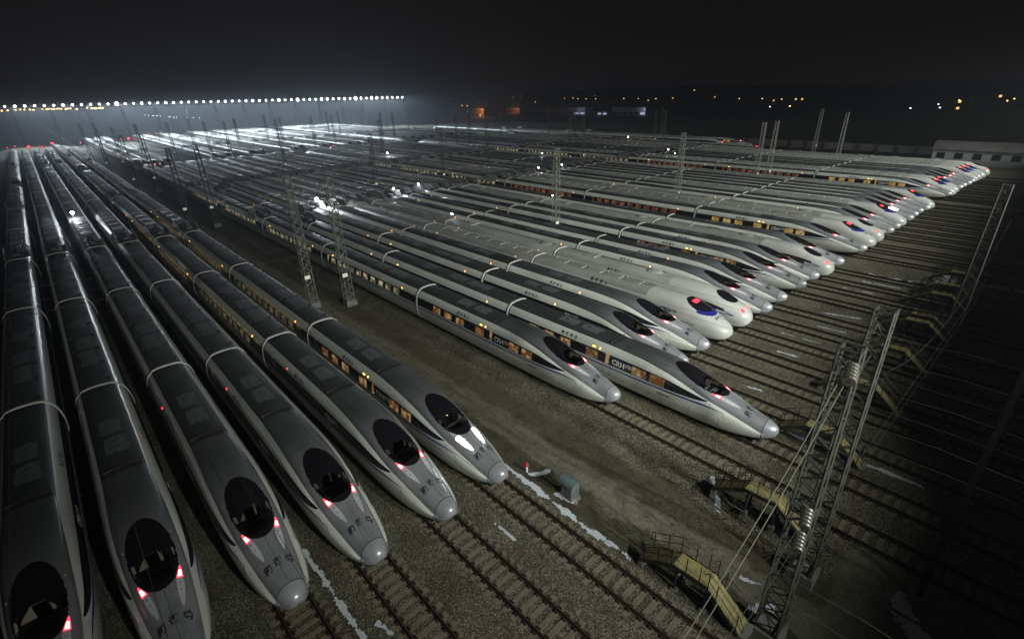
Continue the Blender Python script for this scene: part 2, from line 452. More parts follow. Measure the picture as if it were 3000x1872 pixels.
def frange(a, b, d):
    n = max(1, round((b - a) / d)); return [a + (b - a) * k / n for k in range(n + 1)]

# ---- head car of the silver-nosed train
def dust(mb, y0, y1, seed):
    def f(x, s):
        e = min((s - y0), (y1 - s), .62 - abs(x)) / .16
        return e > .35 + mnoise.noise((x * 3, s * 2.2, seed)) * 1.0 + mnoise.noise((x * 9, s * 7, seed)) * .5
    p = patch(f, -.66, .66, y0, y1, 16, int((y1 - y0) / .08), .007, lambda x, s: zupA(x, 15))
    mb.add(p.v, p.f, 6)
def vent(mb, y): mb.box(-.10, .10, y - .11, y + .11, 3.70, 3.775, 7, .02)
def head_ss():
    return [.86, 1.0, 1.2, 1.45, 1.7, 2.0, 2.3, 2.6, 2.9, 3.2] + frange(3.5, 8.0, .15) + frange(8.3, 13.2, .35) + [KINK - .001 - .12, KINK] + [KINK + .3, 15, 16.5, 18, 20, 22, 24, 25.9]
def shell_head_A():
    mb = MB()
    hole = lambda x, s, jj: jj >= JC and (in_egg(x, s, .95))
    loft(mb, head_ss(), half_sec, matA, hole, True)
    for y0, y1 in ((15.4, 17.6), (18.0, 20.2)):     # dusty roof plates and their vents
        dust(mb, y0, y1, 1); vent(mb, (y0 + y1) / 2 + .3)
    for x in (-1.0, 1.0): mb.box(x - .04, x + .04, KINK + .25, 25.4, 3.50, 3.535, 7)
    mb.box(-.98, .98, KINK + .2, KINK + .28, 3.60, 3.735, 7)
    # door outlines on both flanks
    for sx in (-1, 1):
        for y in (13.15, 13.95):
            zs = [1.0 + .15 * k for k in range(14)]
            for a, c in zip(zs, zs[1:]):
                mb.quad(*[(sx * (sideA(z, yy) + .006), yy, z) for z, yy in ((a, y), (a, y + .025), (c, y + .025), (c, y))][::sx], mi=7)
        mb.quad(*[(sx * (sideA(z, yy) + .006), yy, z) for z, yy in ((1.0, 13.15), (1.0, 13.97), (1.03, 13.97), (1.03, 13.15))][::sx], mi=7)
    for k in range(40):                               # hatch seam down the middle of the nose, cross seams behind the canopy
        a = 1.0 + .068 * k; mb.quad((-.010, a, zupA(0, a) + .006), (.010, a, zupA(0, a) + .006), (.010, a + .068, zupA(0, a + .068) + .006), (-.010, a + .068, zupA(0, a + .068) + .006), 7)
    for y in (8.6, 11.0):
        xs_ = [-1.0 + .1 * q for q in range(21)]
        for a, c in zip(xs_, xs_[1:]): mb.quad((a, y, zupA(a, y) + .006), (c, y, zupA(c, y) + .006), (c, y + .02, zupA(c, y + .02) + .006), (a, y + .02, zupA(a, y + .02) + .006), 7)
    for sx in (-1, 1):                                # skirt joints and the hatch row along the sill
        for y in (3.6, 5.9, 8.2, 10.5, 15.3, 17.7, 20.1, 22.5, 24.6):
            zs = [.42 + .11 * q for q in range(9)]
            for a, c in zip(zs, zs[1:]): mb.quad(*[(sx * (sideA(z, yy) + .006), yy, z) for z, yy in ((a, y), (a, y + .022), (c, y + .022), (c, y))][::sx], mi=7)
        ysx = [4.4 + .8 * q for q in range(26)]
        for a, c in zip(ysx, ysx[1:]): mb.quad(*[(sx * (sideA(z, yy) + .006), yy, z) for z, yy in ((1.02, a), (1.02, c), (1.04, c), (1.04, a))][::sx], mi=7)
    # bogie skirts / coupler shadow plate below the nose
    mb.box(-.55, .55, .9, 2.2, .20, .45, 5)
    for y in (4.6, 7.1, 19.5, 22): 
        for x in (-.75, .75): mb.bar((x - .07, y, .43), (x + .07, y, .43), .43, 5, 14)
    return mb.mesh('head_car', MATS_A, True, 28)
def cap_A():
    mb = MB(); ss = [0, .03, .07, .13, .2, .3, .42, .55, .68, .82]
    loft(mb, ss, half_sec, lambda j, s: 0, None, 0)
    return mb.mesh('nose_cap', ['silver_cap'], True, 60)
def egg_frame():
    f = lambda x, s: in_egg(x, s) and not pane_front(x, s) and not pane_side(x, s)
    return patch(f, -1.14, 1.14, EG0, EG1, 56, 90, .022).mesh('canopy', ['egg_black'], True)
def egg_pane(fn, nm):
    return patch(fn, -1.14, 1.14, EG0, EG1, 56, 90, .016).mesh(nm, ['cab_glass'], True)
def cab_interior():
    mb = MB()
    # console shelf under the glass, back wall, ceiling strip, seats
    mb.add([(-.85, 3.95, 2.28), (.85, 3.95, 2.28), (.93, 5.5, 2.50), (-.93, 5.5, 2.50), (-.93, 5.58, 1.9), (.93, 5.58, 1.9)], [(0, 1, 2, 3), (3, 2, 5, 4)], 0)
    mb.box(-1.05, 1.05, 6.7, 6.78, 1.7, 3.22, 1)
    mb.box(-1.1, 1.1, 4.2, 6.7, 1.66, 1.72, 2)
    mb.box(-.30, .22, 5.75, 6.2, 1.72, 2.15, 2); mb.box(-.30, .22, 6.1, 6.25, 2.1, 2.82, 2)
    mb.box(.35, .75, 6.0, 6.4, 1.72, 2.15, 2); mb.box(.35, .75, 6.3, 6.42, 2.1, 2.66, 2)
    mb.box(-.5, .5, 5.05, 5.2, 2.38, 2.56, 2); mb.box(-.75, -.5, 4.9, 5.2, 2.38, 2.50, 3)
    mb.box(-.98, -.92, 5.0, 6.0, 1.7, 2.6, 1); mb.box(.92, .98, 5.0, 6.0, 1.7, 2.6, 1)
    return mb.mesh('cab_interior', ['console', 'cab_wall', 'seat_dark', 'frame_pale'])
def head_lens(sx, mats):
    wd = .14 if len(mats) == 1 else .13
    mb = strip(lambda s: sx * (.50 + .195 * ((s - 2.55) / 1.4)), lambda s: .015 + wd * math.sin(math.pi * min(1, max(0, (s - 2.55) / 1.95)))**.8, 2.55, 3.95, 12, .018, mi=0)
    if len(mats) > 1:
        for s, r in ((3.7, .055), (3.35, .045)):
            x = sx * (.50 + .195 * ((s - 2.55) / 1.4)); mb.ball((x, s, zupA(x, s) + .02), r, 1, 8, 4)
    return mb.mesh('headlight', mats, True)
def tail_lens(sx, m):
    return strip(lambda s: sx * (.715 + .15 * ((s - 3.98) / .62)), lambda s: .004 + .115 * (1 - (s - 3.98) / .63)**.8 if s < 4.6 else .004, 3.98, 4.6, 8, .026, nx=6, mid=1 if m == 'red_lens' else 0).mesh('tail_light', [m, 'lamp_core'], True)
def nose_text():
    mb = MB()
    for k, ch in enumerate('和谐号'):
        vs, fs = text(ch, .40, .010)
        o = []
        for x, y, z in vs:
            X = (k - 1) * .52 - .2 + x; S = 1.95 + y * 1.25 - .10 * abs(k - 1); o.append((X, S, zupA(X, S) + .016))
        mb.add(o, fs)
    return mb.mesh('nose_lettering', ['letter_dark'])
def logo(w, n=4):
    """the swooping streak emblem, in a unit square"""
    polys = []
    for k in range(n):
        r0 = .42 + .17 * k; pts = []
        for i in range(9):
            t = i / 8; a = R(168 - 150 * t)
            th = .028 + .055 * t * (1 - .2 * k)
            rr = r0 * (1 - .12 * t)
            pts.append(((rr - th) * math.cos(a), (rr - th) * math.sin(a), (rr + th * .4) * math.cos(a), (rr + th * .4) * math.sin(a)))
        polys.append([(p[0] * .9 + .15 + .05 * k, p[1] - .35, p[2] * .9 + .15 + .05 * k, p[3] - .35) for p in pts])
    return polys
def side_text(sx, s_start, z0, body, size, m, nm='side_lettering', with_logo=True, side=sideA, bold=.01, ring=False, gap=1.0):
    """lettering on the flank; sx=-1: read with +u towards the nose (s falls)"""
    mb = MB(); u0 = 0
    def put(u, v):
        s = s_start - u if sx < 0 else s_start + u
        z = z0 + v; return (sx * (side(z, s) + .012), s, z)
    if gap == 1.0:
        vs, fs = text(body, size, bold); mb.add([put(x, y) for x, y, _ in vs], fs); u0 = max(v[0] for v in vs)
    else:
        for k, ch in enumerate(body):
            vs, fs = text(ch, size, bold); mb.add([put(k * size * gap + x, y) for x, y, _ in vs], fs)
        u0 = len(body) * size * gap
    if with_logo:
        h = size * .85
        for pl in logo(1):
            for a, c in zip(pl, pl[1:]):
                mb.quad(*[put(u0 + .20 + (q[0] + .1) * h * 1.05, h * .42 + q[1] * h * .95) for q in ((a[0], a[1]), (a[2], a[3]), (c[2], c[3]), (c[0], c[1]))])
    if ring:
        cx, cy, r = u0 + size * .45, size * .35, size * .42
        for i in range(16):
            a, c = 2 * math.pi * i / 16, 2 * math.pi * (i + 1) / 16
            mb.quad(*[put(cx + q * math.cos(t), cy + q * math.sin(t)) for q, t in ((r, a), (r, c), (r * .72, c), (r * .72, a))])
            if i % 2 == 0: mb.quad(put(cx, cy), put(cx + r * .35 * math.cos(a), cy + r * .35 * math.sin(a)), put(cx + r * .35 * math.cos(c), cy + r * .35 * math.sin(c)), put(cx, cy))
    return mb.mesh(nm, [m])

# ---- intermediate coach of the silver-nosed train (24.5 m body, ring at its joint)
def shell_coach_A(gear=0):
    mb = MB()
    sec = lambda s: half_sec(20 + s)
    loft(mb, [0, 6, 12, 18, 24.5], sec, lambda j, s: matA(j, 20), None, True)
    if gear == 0:
        for y0, y1 in ((4.0, 7.6), (8.1, 11.2), (14.2, 16.8)):
            dust(mb, y0, y1, y0); vent(mb, (y0 + y1) / 2)
    elif gear == 1:
        for q, y0 in enumerate((9.6, 11.4, 13.2, 15.9, 17.7, 20.4)):
            mb.box(-.74, .74, y0, y0 + 1.35, 3.60, 3.79, 2 if q % 2 else 6, .05); mb.box(-.9, .9, y0 + 1.42, y0 + 1.7, 3.5, 3.72, 7)
        mb.box(-.12, .12, 3, 9, 3.70, 3.84, 7)
    for x in (-1.0, 1.0): mb.box(x - .04, x + .04, .6, 23.9, 3.50, 3.535, 7)
    for k in range(7): mb.box(-.96, .96, 1.0 + 3.6 * k, 1.05 + 3.6 * k, 3.56, 3.70, 7)
    for y in (2.2, 4.7, 19.8, 22.3):
        for x in (-.75, .75): mb.bar((x - .07, y, .43), (x + .07, y, .43), .43, 5, 12)
    for sx in (-1, 1):
        for y in (1.3, 22.0):
            for yy in (y, y + .85):
                zs = [1.0 + .18 * k for k in range(11)]
                for a, c in zip(zs, zs[1:]):
                    mb.quad(*[(sx * (sideA(z, 20) + .006), q, z) for z, q in ((a, yy), (a, yy + .025), (c, yy + .025), (c, yy))][::sx], mi=7)
    return mb.mesh('coach', MATS_A, True, 28)
def ring_mesh(sec, sc_=1.02):
    mb = MB()
    def s2(s):
        h = sec(20); return [(x * sc_, 1.95 + (z - 1.95) * sc_) for x, z in h]
    loft(mb, [-.085, .085], s2, lambda j, s: 0 if j >= 3 else 1, None, False)
    loft(mb, [-.086, -.084], s2, lambda j, s: 0, None, 2)
    s3 = lambda s: [(x * .93, 1.95 + (z - 1.95) * .93) for x, z in sec(20)]
    loft(mb, [-.55, -.095], s3, lambda j, s: 1, None, 1); loft(mb, [.095, .55], s3, lambda j, s: 1, None, 1)
    
    mb.m = [0 if q == 2 else q for q in mb.m]
    return mb.mesh('gangway', ['ring', 'bellows'], True, 30)
def win_mesh(w, z0, z1, m, side=sideA, s=20, frame=True):
    """one side window in the coach's -X flank; origin at its centre along s"""
    mb = MB(); zs = [z0, (z0 + z1) / 2, z1]
    for a, c in zip(zs, zs[1:]):
        mb.quad((-side(a, s) - .010, w / 2, a), (-side(a, s) - .010, -w / 2, a), (-side(c, s) - .010, -w / 2, c), (-side(c, s) - .010, w / 2, c))
    if frame:
        for ya, yb, za, zb in ((-w / 2 - .03, -w / 2, z0, z1), (w / 2, w / 2 + .03, z0, z1), (-w / 2, w / 2, z0 - .045, z0)):
            mb.quad((-side(za, s) - .012, yb, za), (-side(za, s) - .012, ya, za), (-side(zb, s) - .012, ya, zb), (-side(zb, s) - .012, yb, zb), 1)
    return mb.mesh('window', [m, 'frame_pale'])
def pantograph_mesh():
    mb = MB(); Z = 3.72
    for y in (-1.2, 1.2):
        for x in (-.5, .5): mb.bar((x, y, Z - .1), (x, y, Z + .28), .07, 2, 7)
    mb.bar((-.5, -1.2, Z + .3), (.5, -1.2, Z + .3), .04); mb.bar((-.5, 1.2, Z + .3), (.5, 1.2, Z + .3), .04)
    for x in (-.45, .45): mb.bar((x, -1.2, Z + .3), (x, 1.2, Z + .3), .04)
    mb.bar((0, -1.0, Z + .35), (0, 1.5, Z + .62), .05); mb.bar((0, 1.5, Z + .62), (0, -.2, Z + .85), .035)
    for y in (-.45, -.1): mb.tube([(-.9, y, Z + .80), (-.6, y, Z + .92), (.6, y, Z + .92), (.9, y, Z + .80)], .03)
    mb.box(-.55, .55, 2.2, 3.3, Z - .05, Z + .34, 1, .06); mb.box(-.4, .4, -3.4, -2.3, Z - .05, Z + .28, 1, .06)
    for y in (2.0, 3.5, -2.1): mb.bar((.3, y, Z - .05), (.3, y, Z + .42), .09, 2, 8)
    mb.tube([(.3, 2.0, Z + .42), (.3, -2.1, Z + .42), (0, -1.0, Z + .35)], .025)
    return mb.mesh('pantograph', ['steel_dark', 'roof_gear', 'insulator'])
def fin_mesh(sx):
    """one of the two screen plates flanking the pantograph well"""
    mb = MB()
    out = [(sx * 1.53, -2.9, 2.95), (sx * 1.53, 2.9, 2.95), (sx * 1.44, 2.45, 3.55), (sx * 1.36, 1.55, 4.35), (sx * 1.36, -1.55, 4.35), (sx * 1.44, -2.45, 3.55)]
    inn = [(p[0] - sx * .10, p[1], p[2]) for p in out]; n = len(out)
    mb.add(out + inn, [tuple(range(n)), tuple(range(2 * n - 1, n - 1, -1))] + [(k, (k + 1) % n, n + (k + 1) % n, n + k) for k in range(n)])
    return mb.mesh('screen_plate', ['screen'])
def marker_mesh(m, w, h, z):
    mb = MB(); x = -sideA(z, 20) - .03
    vs = []; n = 10
    for k in range(n):
        a = 2 * math.pi * k / n; vs.append((x, w / 2 * math.cos(a), z + h / 2 * math.sin(a)))
    vs2 = [(v[0] + .05, v[1] * 1.15, z + (v[2] - z) * 1.15) for v in vs]
    mb.add(vs + vs2, [tuple(range(n))] + [(k, (k + 1) % n, n + (k + 1) % n, n + k) for k in range(n)])
    return mb.mesh('marker_lamp', [m])

# ---- the two white train families: plain rounded sections
def sup(w, zb, zm, top, n_lo, n_up, lv):
    pts = [(0, zb), (.7 * w, zb)]
    for k in range(1, 5):
        t = math.pi / 2 * (1 - k / 4); pts.append((w * (.80 + .20 * math.cos(t)), zm - (zm - zb) * math.sin(t)))
    for f in lv:
        z = zm + (top - zm) * f; pts.append((w * (1 - f**n_up)**(1 / n_up), z))
    for k in range(1, 7):
        f0 = lv[-1]; t = k / 6; f = f0 + (1 - f0) * (1 - (1 - t)**1.8)
        pts.append((w * max(0, 1 - f**n_up)**(1 / n_up), zm + (top - zm) * f))
    return pts
TB = dict(top=[(0, .98), (.08, 1.32), (.25, 1.58), (.5, 1.78), (1, 2.10), (2, 2.56), (2.6, 2.83), (3.4, 3.14), (4.2, 3.40), (5.2, 3.58), (6.5, 3.66), (8, 3.68), (10, 3.69)],
          w=[(0, .02), (.08, .42), (.25, .72), (.5, .95), (1, 1.2), (2, 1.42), (3.5, 1.57), (6, 1.67), (9, 1.69)],
          zb=[(0, .94), (.08, .80), (.25, .66), (.5, .55), (1, .45), (2, .36), (4, .26), (9, .22)], zm=[(0, .96), (1, 1.1), (4, 1.4), (9, 1.5)])
TC = dict(top=[(0, 1.12), (.08, 1.5), (.25, 1.82), (.5, 2.08), (1, 2.38), (1.6, 2.62), (2.4, 2.93), (3.2, 3.2), (4.2, 3.46), (5.4, 3.62), (7, 3.69), (9, 3.7)],
          w=[(0, .02), (.08, .45), (.25, .78), (.5, 1.02), (1, 1.26), (2, 1.47), (3.5, 1.6), (5.5, 1.67), (8, 1.69)],
          zb=[(0, 1.08), (.08, .86), (.25, .68), (.5, .55), (1, .45), (2, .36), (4, .26), (8, .22)], zm=[(0, 1.1), (1, 1.15), (4, 1.4), (8, 1.5)])
LV = [.03, .075, .20, .36, .52, .60]
NB = 3.4
def nexp(T, s): return 2.2 + (NB - 2.2) * min(1, s / 6)
def secBC(T):
    def f(s):
        g = lambda k: interp(T[k], min(s, 10)); return sup(g('w'), g('zb'), g('zm'), g('top'), 2, nexp(T, s), LV)
    return f
def zupBC(T):
    def f(x, s):
        g = lambda k: interp(T[k], min(s, 10)); n = nexp(T, s); a = min(.999, abs(x) / g('w'))
        return g('zm') + (g('top') - g('zm')) * (1 - a**n)**(1 / n)
    return f
def sideBC(T):
    def f(z, s):
        g = lambda k: interp(T[k], min(s, 10)); n = nexp(T, s)
        if z < g('zm'):
            return g('w')
        q = min(.999, (z - g('zm')) / (g('top') - g('zm'))); return g('w') * (1 - q**n)**(1 / n)
    return f
MATS_BC = ['white_gloss', 'roof_white', 'blue', 'band_black', 'underframe', 'roof_gear', 'seam']
def matB(j, s, head=True):
    if j < 2: return 4
    if j == 6 and (s > 3.0 or not head): return 2
    if j >= 12 and s > 9: return 1
    return 0
def matC(j, s, head=True):
    if j < 2: return 4
    if j == 6 and (s > 2.2 or not head): return 2
    if j in (8, 9) and (s > 3.0 or not head): return 3
    if j == 9 and 2.4 < s <= 3.0 and head: return 3
    if j >= 12 and s > 9: return 1
    return 0
def roof_gear_BC(mb, y0, y1, kind):
    if kind == 'B':
        y = y0
        while y < y1 - 1.5:
            mb.box(-.62, .62, y, y + 2.1, 3.62, 3.76, 1, .06); mb.box(.35, .6, y + 2.25, y + 2.5, 3.6, 3.82, 1, .04); y += 2.7
        mb.box(.80, .86, y0, y1, 3.50, 3.58, 6); mb.box(-.86, -.80, y0, y1, 3.50, 3.58, 6)
    else:
        for x in (.42, .62): mb.box(x - .03, x + .03, y0, y1, 3.62, 3.70, 6)
        mb.box(-.8, .8, y1 - 5, y1 - 3.2, 3.58, 3.78, 1, .1)
        mb.ball(((0), y0 + 1.2, 3.62), .8, 1, 10, 6, (1, 1.5, .28))
def shell_head_BC(T, kind):
    mb = MB(); mf = matB if kind == 'B' else matC
    ss = [0, .03, .08, .16, .25, .4, .55, .75, 1, 1.3, 1.6, 2, 2.4, 2.8, 3.2, 3.6, 4, 4.4, 4.8, 5.2, 5.6, 6, 6.5, 7, 7.6, 8.2, 9, 9.05, 12, 16, 20, 25.9]
    loft(mb, ss, secBC(T), mf, None, True)
    roof_gear_BC(mb, 10.5, 25, kind)
    mb.box(-.55, .55, .5, 2.2, .16, .42, 4)
    for y in (4.6, 7.1, 19.5, 22):
        for x in (-.75, .75): mb.bar((x - .07, y, .43), (x + .07, y, .43), .43, 4, 12)
    sd = sideBC(T)
    if kind == 'B':
        for sx in (-1, 1):
            y = 14.5
            while y < 25: mb.quad(*[(sx * (sd(z, y) + .012), q, z) for z, q in ((2.0, y), (2.0, y + 1.1), (2.72, y + 1.1), (2.72, y))][::sx], mi=3); y += 1.75
    return mb.mesh('head_car', MATS_BC, True, 35)
def shell_coach_BC(T, kind):
    mb = MB(); mf = matB if kind == 'B' else matC
    loft(mb, [0, 6, 12, 18, 24.5], lambda s: secBC(T)(20), lambda j, s: mf(j, 20, False), None, True)
    roof_gear_BC(mb, 1.5, 23.5, kind)
    for y in (2.2, 4.7, 19.8, 22.3):
        for x in (-.75, .75): mb.bar((x - .07, y, .43), (x + .07, y, .43), .43, 4, 12)
    sd = sideBC(T)
    if kind == 'B':
        for sx in (-1, 1):
            y = 3
            while y < 21.5: mb.quad(*[(sx * (sd(z, 20) + .012), q, z) for z, q in ((2.0, y), (2.0, y + 1.1), (2.72, y + 1.1), (2.72, y))][::sx], mi=3); y += 1.75
    return mb.mesh('coach', MATS_BC, True, 35)
def ell(s0, s1, hw, pw=.5):
    return lambda x, s: s0 < s < s1 and abs(x) < hw * (4 * (s - s0) * (s1 - s) / (s1 - s0)**2)**pw

# ------------------------------------------------------------------ build the masters
ME = {}
ME['headA'] = shell_head_A(); ME['capA'] = cap_A(); ME['egg'] = egg_frame()
ME['paneF'] = egg_pane(pane_front, 'windscreen')
ME['paneL'] = egg_pane(lambda x, s: pane_side(x, s) and x < 0, 'quarter_light')
ME['paneR'] = egg_pane(lambda x, s: pane_side(x, s) and x > 0, 'quarter_light')
ME['cab'] = cab_interior()
for sx, n in ((-1, 'L'), (1, 'R')):
    ME['lens' + n] = head_lens(sx, ['lens_clear', 'bulb']); ME['lensOn' + n] = head_lens(sx, ['headlight'])
    ME['tail' + n] = tail_lens(sx, 'red_lens'); ME['tailOff' + n] = tail_lens(sx, 'lens_clear')
ME['noseT'] = nose_text()
ME['crhL'] = side_text(-1, 13.05, 2.16, 'CRH', .62, 'letter_white', bold=.022)
ME['crhR'] = side_text(1, 11.2, 2.16, 'CRH', .62, 'letter_white', bold=.022)
ME['hxL'] = side_text(-1, 18.9, 2.98, '和谐号', .36, 'letter_dark', 'flank_characters', False, bold=.008, ring=True, gap=1.42)
ME['hxR'] = side_text(1, 16.9, 2.98, '和谐号', .36, 'letter_dark', 'flank_characters', False, bold=.008, ring=True, gap=1.42)
ME['numL'] = side_text(-1, 8.6, 1.32, 'CRH380A-2745', .16, 'letter_dark', 'number_lettering', False)
ME['numL2'] = side_text(-1, 8.6, 1.32, 'CRH380A-2678', .16, 'letter_dark', 'number_lettering', False)
ME['coachA0'] = shell_coach_A(0); ME['coachA1'] = shell_coach_A(1)
ME['ringA'] = ring_mesh(half_sec)
ME['panto'] = pantograph_mesh(); FINS = [fin_mesh(-1), fin_mesh(1)]
for k in ('orange', 'cream', 'red', 'amber', 'dim'):
    ME['win_' + k] = win_mesh(1.22, 2.05, 2.70, 'win_' + k)
    ME['hwin_' + k] = win_mesh(1.25, 2.05, 2.70, 'win_' + k)
    ME['dwin_' + k] = win_mesh(.34, 2.02, 2.86, 'win_' + k)
ME['mk_amber'] = marker_mesh('amber', .12, .19, 3.02); ME['mk_led'] = marker_mesh('led', .36, .12, 3.02)
ME['mk_red'] = marker_mesh('red_lens', .12, .12, 3.05)
ME['mk_low'] = marker_mesh('amber', .12, .12, .55)
zB, zC, sB, sC = zupBC(TB), zupBC(TC), sideBC(TB), sideBC(TC)
ME['headB'] = shell_head_BC(TB, 'B'); ME['coachB'] = shell_coach_BC(TB, 'B'); ME['ringB'] = ring_mesh(secBC(TB))
ME['headC'] = shell_head_BC(TC, 'C'); ME['coachC'] = shell_coach_BC(TC, 'C'); ME['ringC'] = ring_mesh(secBC(TC))
ME['wsB'] = patch(ell(2.25, 5.0, 1.10), -1.2, 1.2, 2.2, 5.1, 40, 48, .02, zB).mesh('windscreen', ['egg_black'], True)
ME['visB'] = patch(lambda x, s: ell(1.85, 5.2, 1.24)(x, s) and not ell(2.42, 5.0, 1.04)(x, s) and s < 3.35, -1.3, 1.3, 1.8, 5.3, 48, 64, .028, zB).mesh('windscreen_surround', ['blue'], True)
for sx, n in ((-1, 'L'), (1, 'R')):
    ME['tailB' + n] = patch(lambda x, s: ell(3.85, 4.4, .19, .35)(x - sx * .23, s), -.6, .6, 3.8, 4.5, 48, 20, .04, zB).mesh('tail_light', ['red_lens'], True)
    ME['tailC' + n] = patch(lambda x, s: ell(.62, 1.02, .16)(x - sx * .62, s), -1.0, 1.0, .55, 1.1, 60, 16, .02, zC).mesh('tail_light', ['red_lens'], True)
    ME['lensC' + n] = patch(lambda x, s: ell(.62, 1.02, .16)(x - sx * .62, s), -1.0, 1.0, .55, 1.1, 60, 16, .02, zC).mesh('headlight', ['lens_clear'], True)
    ME['lensB' + n] = patch(lambda x, s: ell(.9, 1.5, .14)(x - sx * .75, s), -1.1, 1.1, .8, 1.6, 60, 16, .015, zB).mesh('headlight', ['lens_clear'], True)
ME['wsC'] = patch(ell(1.75, 4.0, .86, .45), -.95, .95, 1.7, 4.1, 30, 34, .02, zC).mesh('windscreen', ['egg_black'], True)
ME['arrC'] = None
ME['crhB'] = side_text(-1, 7.1, 2.10, 'CRH', .56, 'letter_navy', side=sB, bold=.03)
ME['hxB'] = side_text(-1, 16.5, 2.96, '和谐号', .44, 'letter_dark', 'flank_characters', False, side=sB, bold=.014, ring=True, gap=1.5)
ME['hxC'] = side_text(-1, 17.3, 2.98, '和谐号', .34, 'letter_dark', 'flank_characters', False, side=sC, bold=.01, ring=True, gap=1.45)
ME['noseTB'] = None
_mb = MB()
for k, ch in enumerate('和谐号'):
    vs, fs = text(ch, .30, .006); _mb.add([((k - 1) * .42 - .15 + x, 1.45 + y, zB((k - 1) * .42 - .15 + x, 1.45 + y) + .016) for x, y, _ in vs], fs)
ME['noseTB'] = _mb.mesh('nose_lettering', ['letter_dark'])
FLASH = []
for sx in (-1, 1):   # blue arrow flash on the white nose
    _mb = MB()
    a, b_, c = (2.55, 1.98), (1.35, 1.62), (2.3, 1.52)
    for (s0, z0), (s1, z1) in ((a, b_), (b_, (5.0, 1.72))):
        for k in range(8):
            t0, t1 = k / 8, (k + 1) / 8
            P = []
            for t, d in ((t0, 0), (t1, 0), (t1, .07), (t0, .07)):
                s = s0 + (s1 - s0) * t; z = z0 + (z1 - z0) * t + d; P.append((sx * (sC(z, s) + .014), s, z))
            _mb.quad(*(P if sx > 0 else P[::-1]))
    FLASH.append(_mb.mesh('blue_flash', ['blue']))

LIGHTS = []
def spot(name, loc, target, power, angle, blend=.4, color=(1, 1, 1), rad=.4):
    d = bpy.data.lights.new(name, 'SPOT'); d.energy = power; d.spot_size = R(angle); d.spot_blend = blend; d.color = color; d.shadow_soft_size = rad
    o = bpy.data.objects.new(name, d); col.objects.link(o); o.location = loc
    o.rotation_euler = (Vector(target) - Vector(loc)).to_track_quat('-Z', 'Y').to_euler(); return o
def point(name, loc, power, color=(1, 1, 1), rad=.15):
    d = bpy.data.lights.new(name, 'POINT'); d.energy = power; d.color = color; d.shadow_soft_size = rad
    o = bpy.data.objects.new(name, d); col.objects.link(o); o.location = loc; return o

# ------------------------------------------------------------------ trains
def head(root, typ, y, rev, state, detail):
    rz = math.pi if rev else 0
    h = link('head_car', ME['head' + typ], root, (0, y, 0), rz)
    if typ == 'A':
        link('nose_cap', ME['capA'], h); link('canopy', ME['egg'], h)
        link('windscreen', ME['paneF'], h); link('quarter_light', ME['paneL'], h); link('quarter_light', ME['paneR'], h)
        link('cab_interior', ME['cab'], h)
        on = state == 'head'
        for n in 'LR':
            link('headlight', ME[('lensOn' if on else 'lens') + n], h)
            link('tail_light', ME[('tail' if state == 'tail' else 'tailOff') + n], h)
        if detail:
            link('nose_lettering', ME['noseT'], h)
            for k in ('crhL', 'crhR'): link('side_lettering', ME[k], h)
            for k in ('hxL', 'hxR'): link('flank_characters', ME[k], h)
            if detail > 1: link('number_lettering', ME['numL' if detail == 2 else 'numL2'], h)
    elif typ == 'B':
        link('windscreen', ME['wsB'], h); link('windscreen_surround', ME['visB'], h)
        for n in 'LR':
            link('headlight', ME['lensB' + n], h)
            if state == 'tail': link('tail_light', ME['tailB' + n], h)
        if detail:
            link('side_lettering', ME['crhB'], h); link('flank_characters', ME['hxB'], h); link('nose_lettering', ME['noseTB'], h)
    else:
        link('windscreen', ME['wsC'], h); [link('blue_flash', q, h) for q in FLASH]
        for n in 'LR': link('tail_light' if state == 'tail' else 'headlight', ME[('tailC' if state == 'tail' else 'lensC') + n], h)
        if detail: link('flank_characters', ME['hxC'], h)
    return h
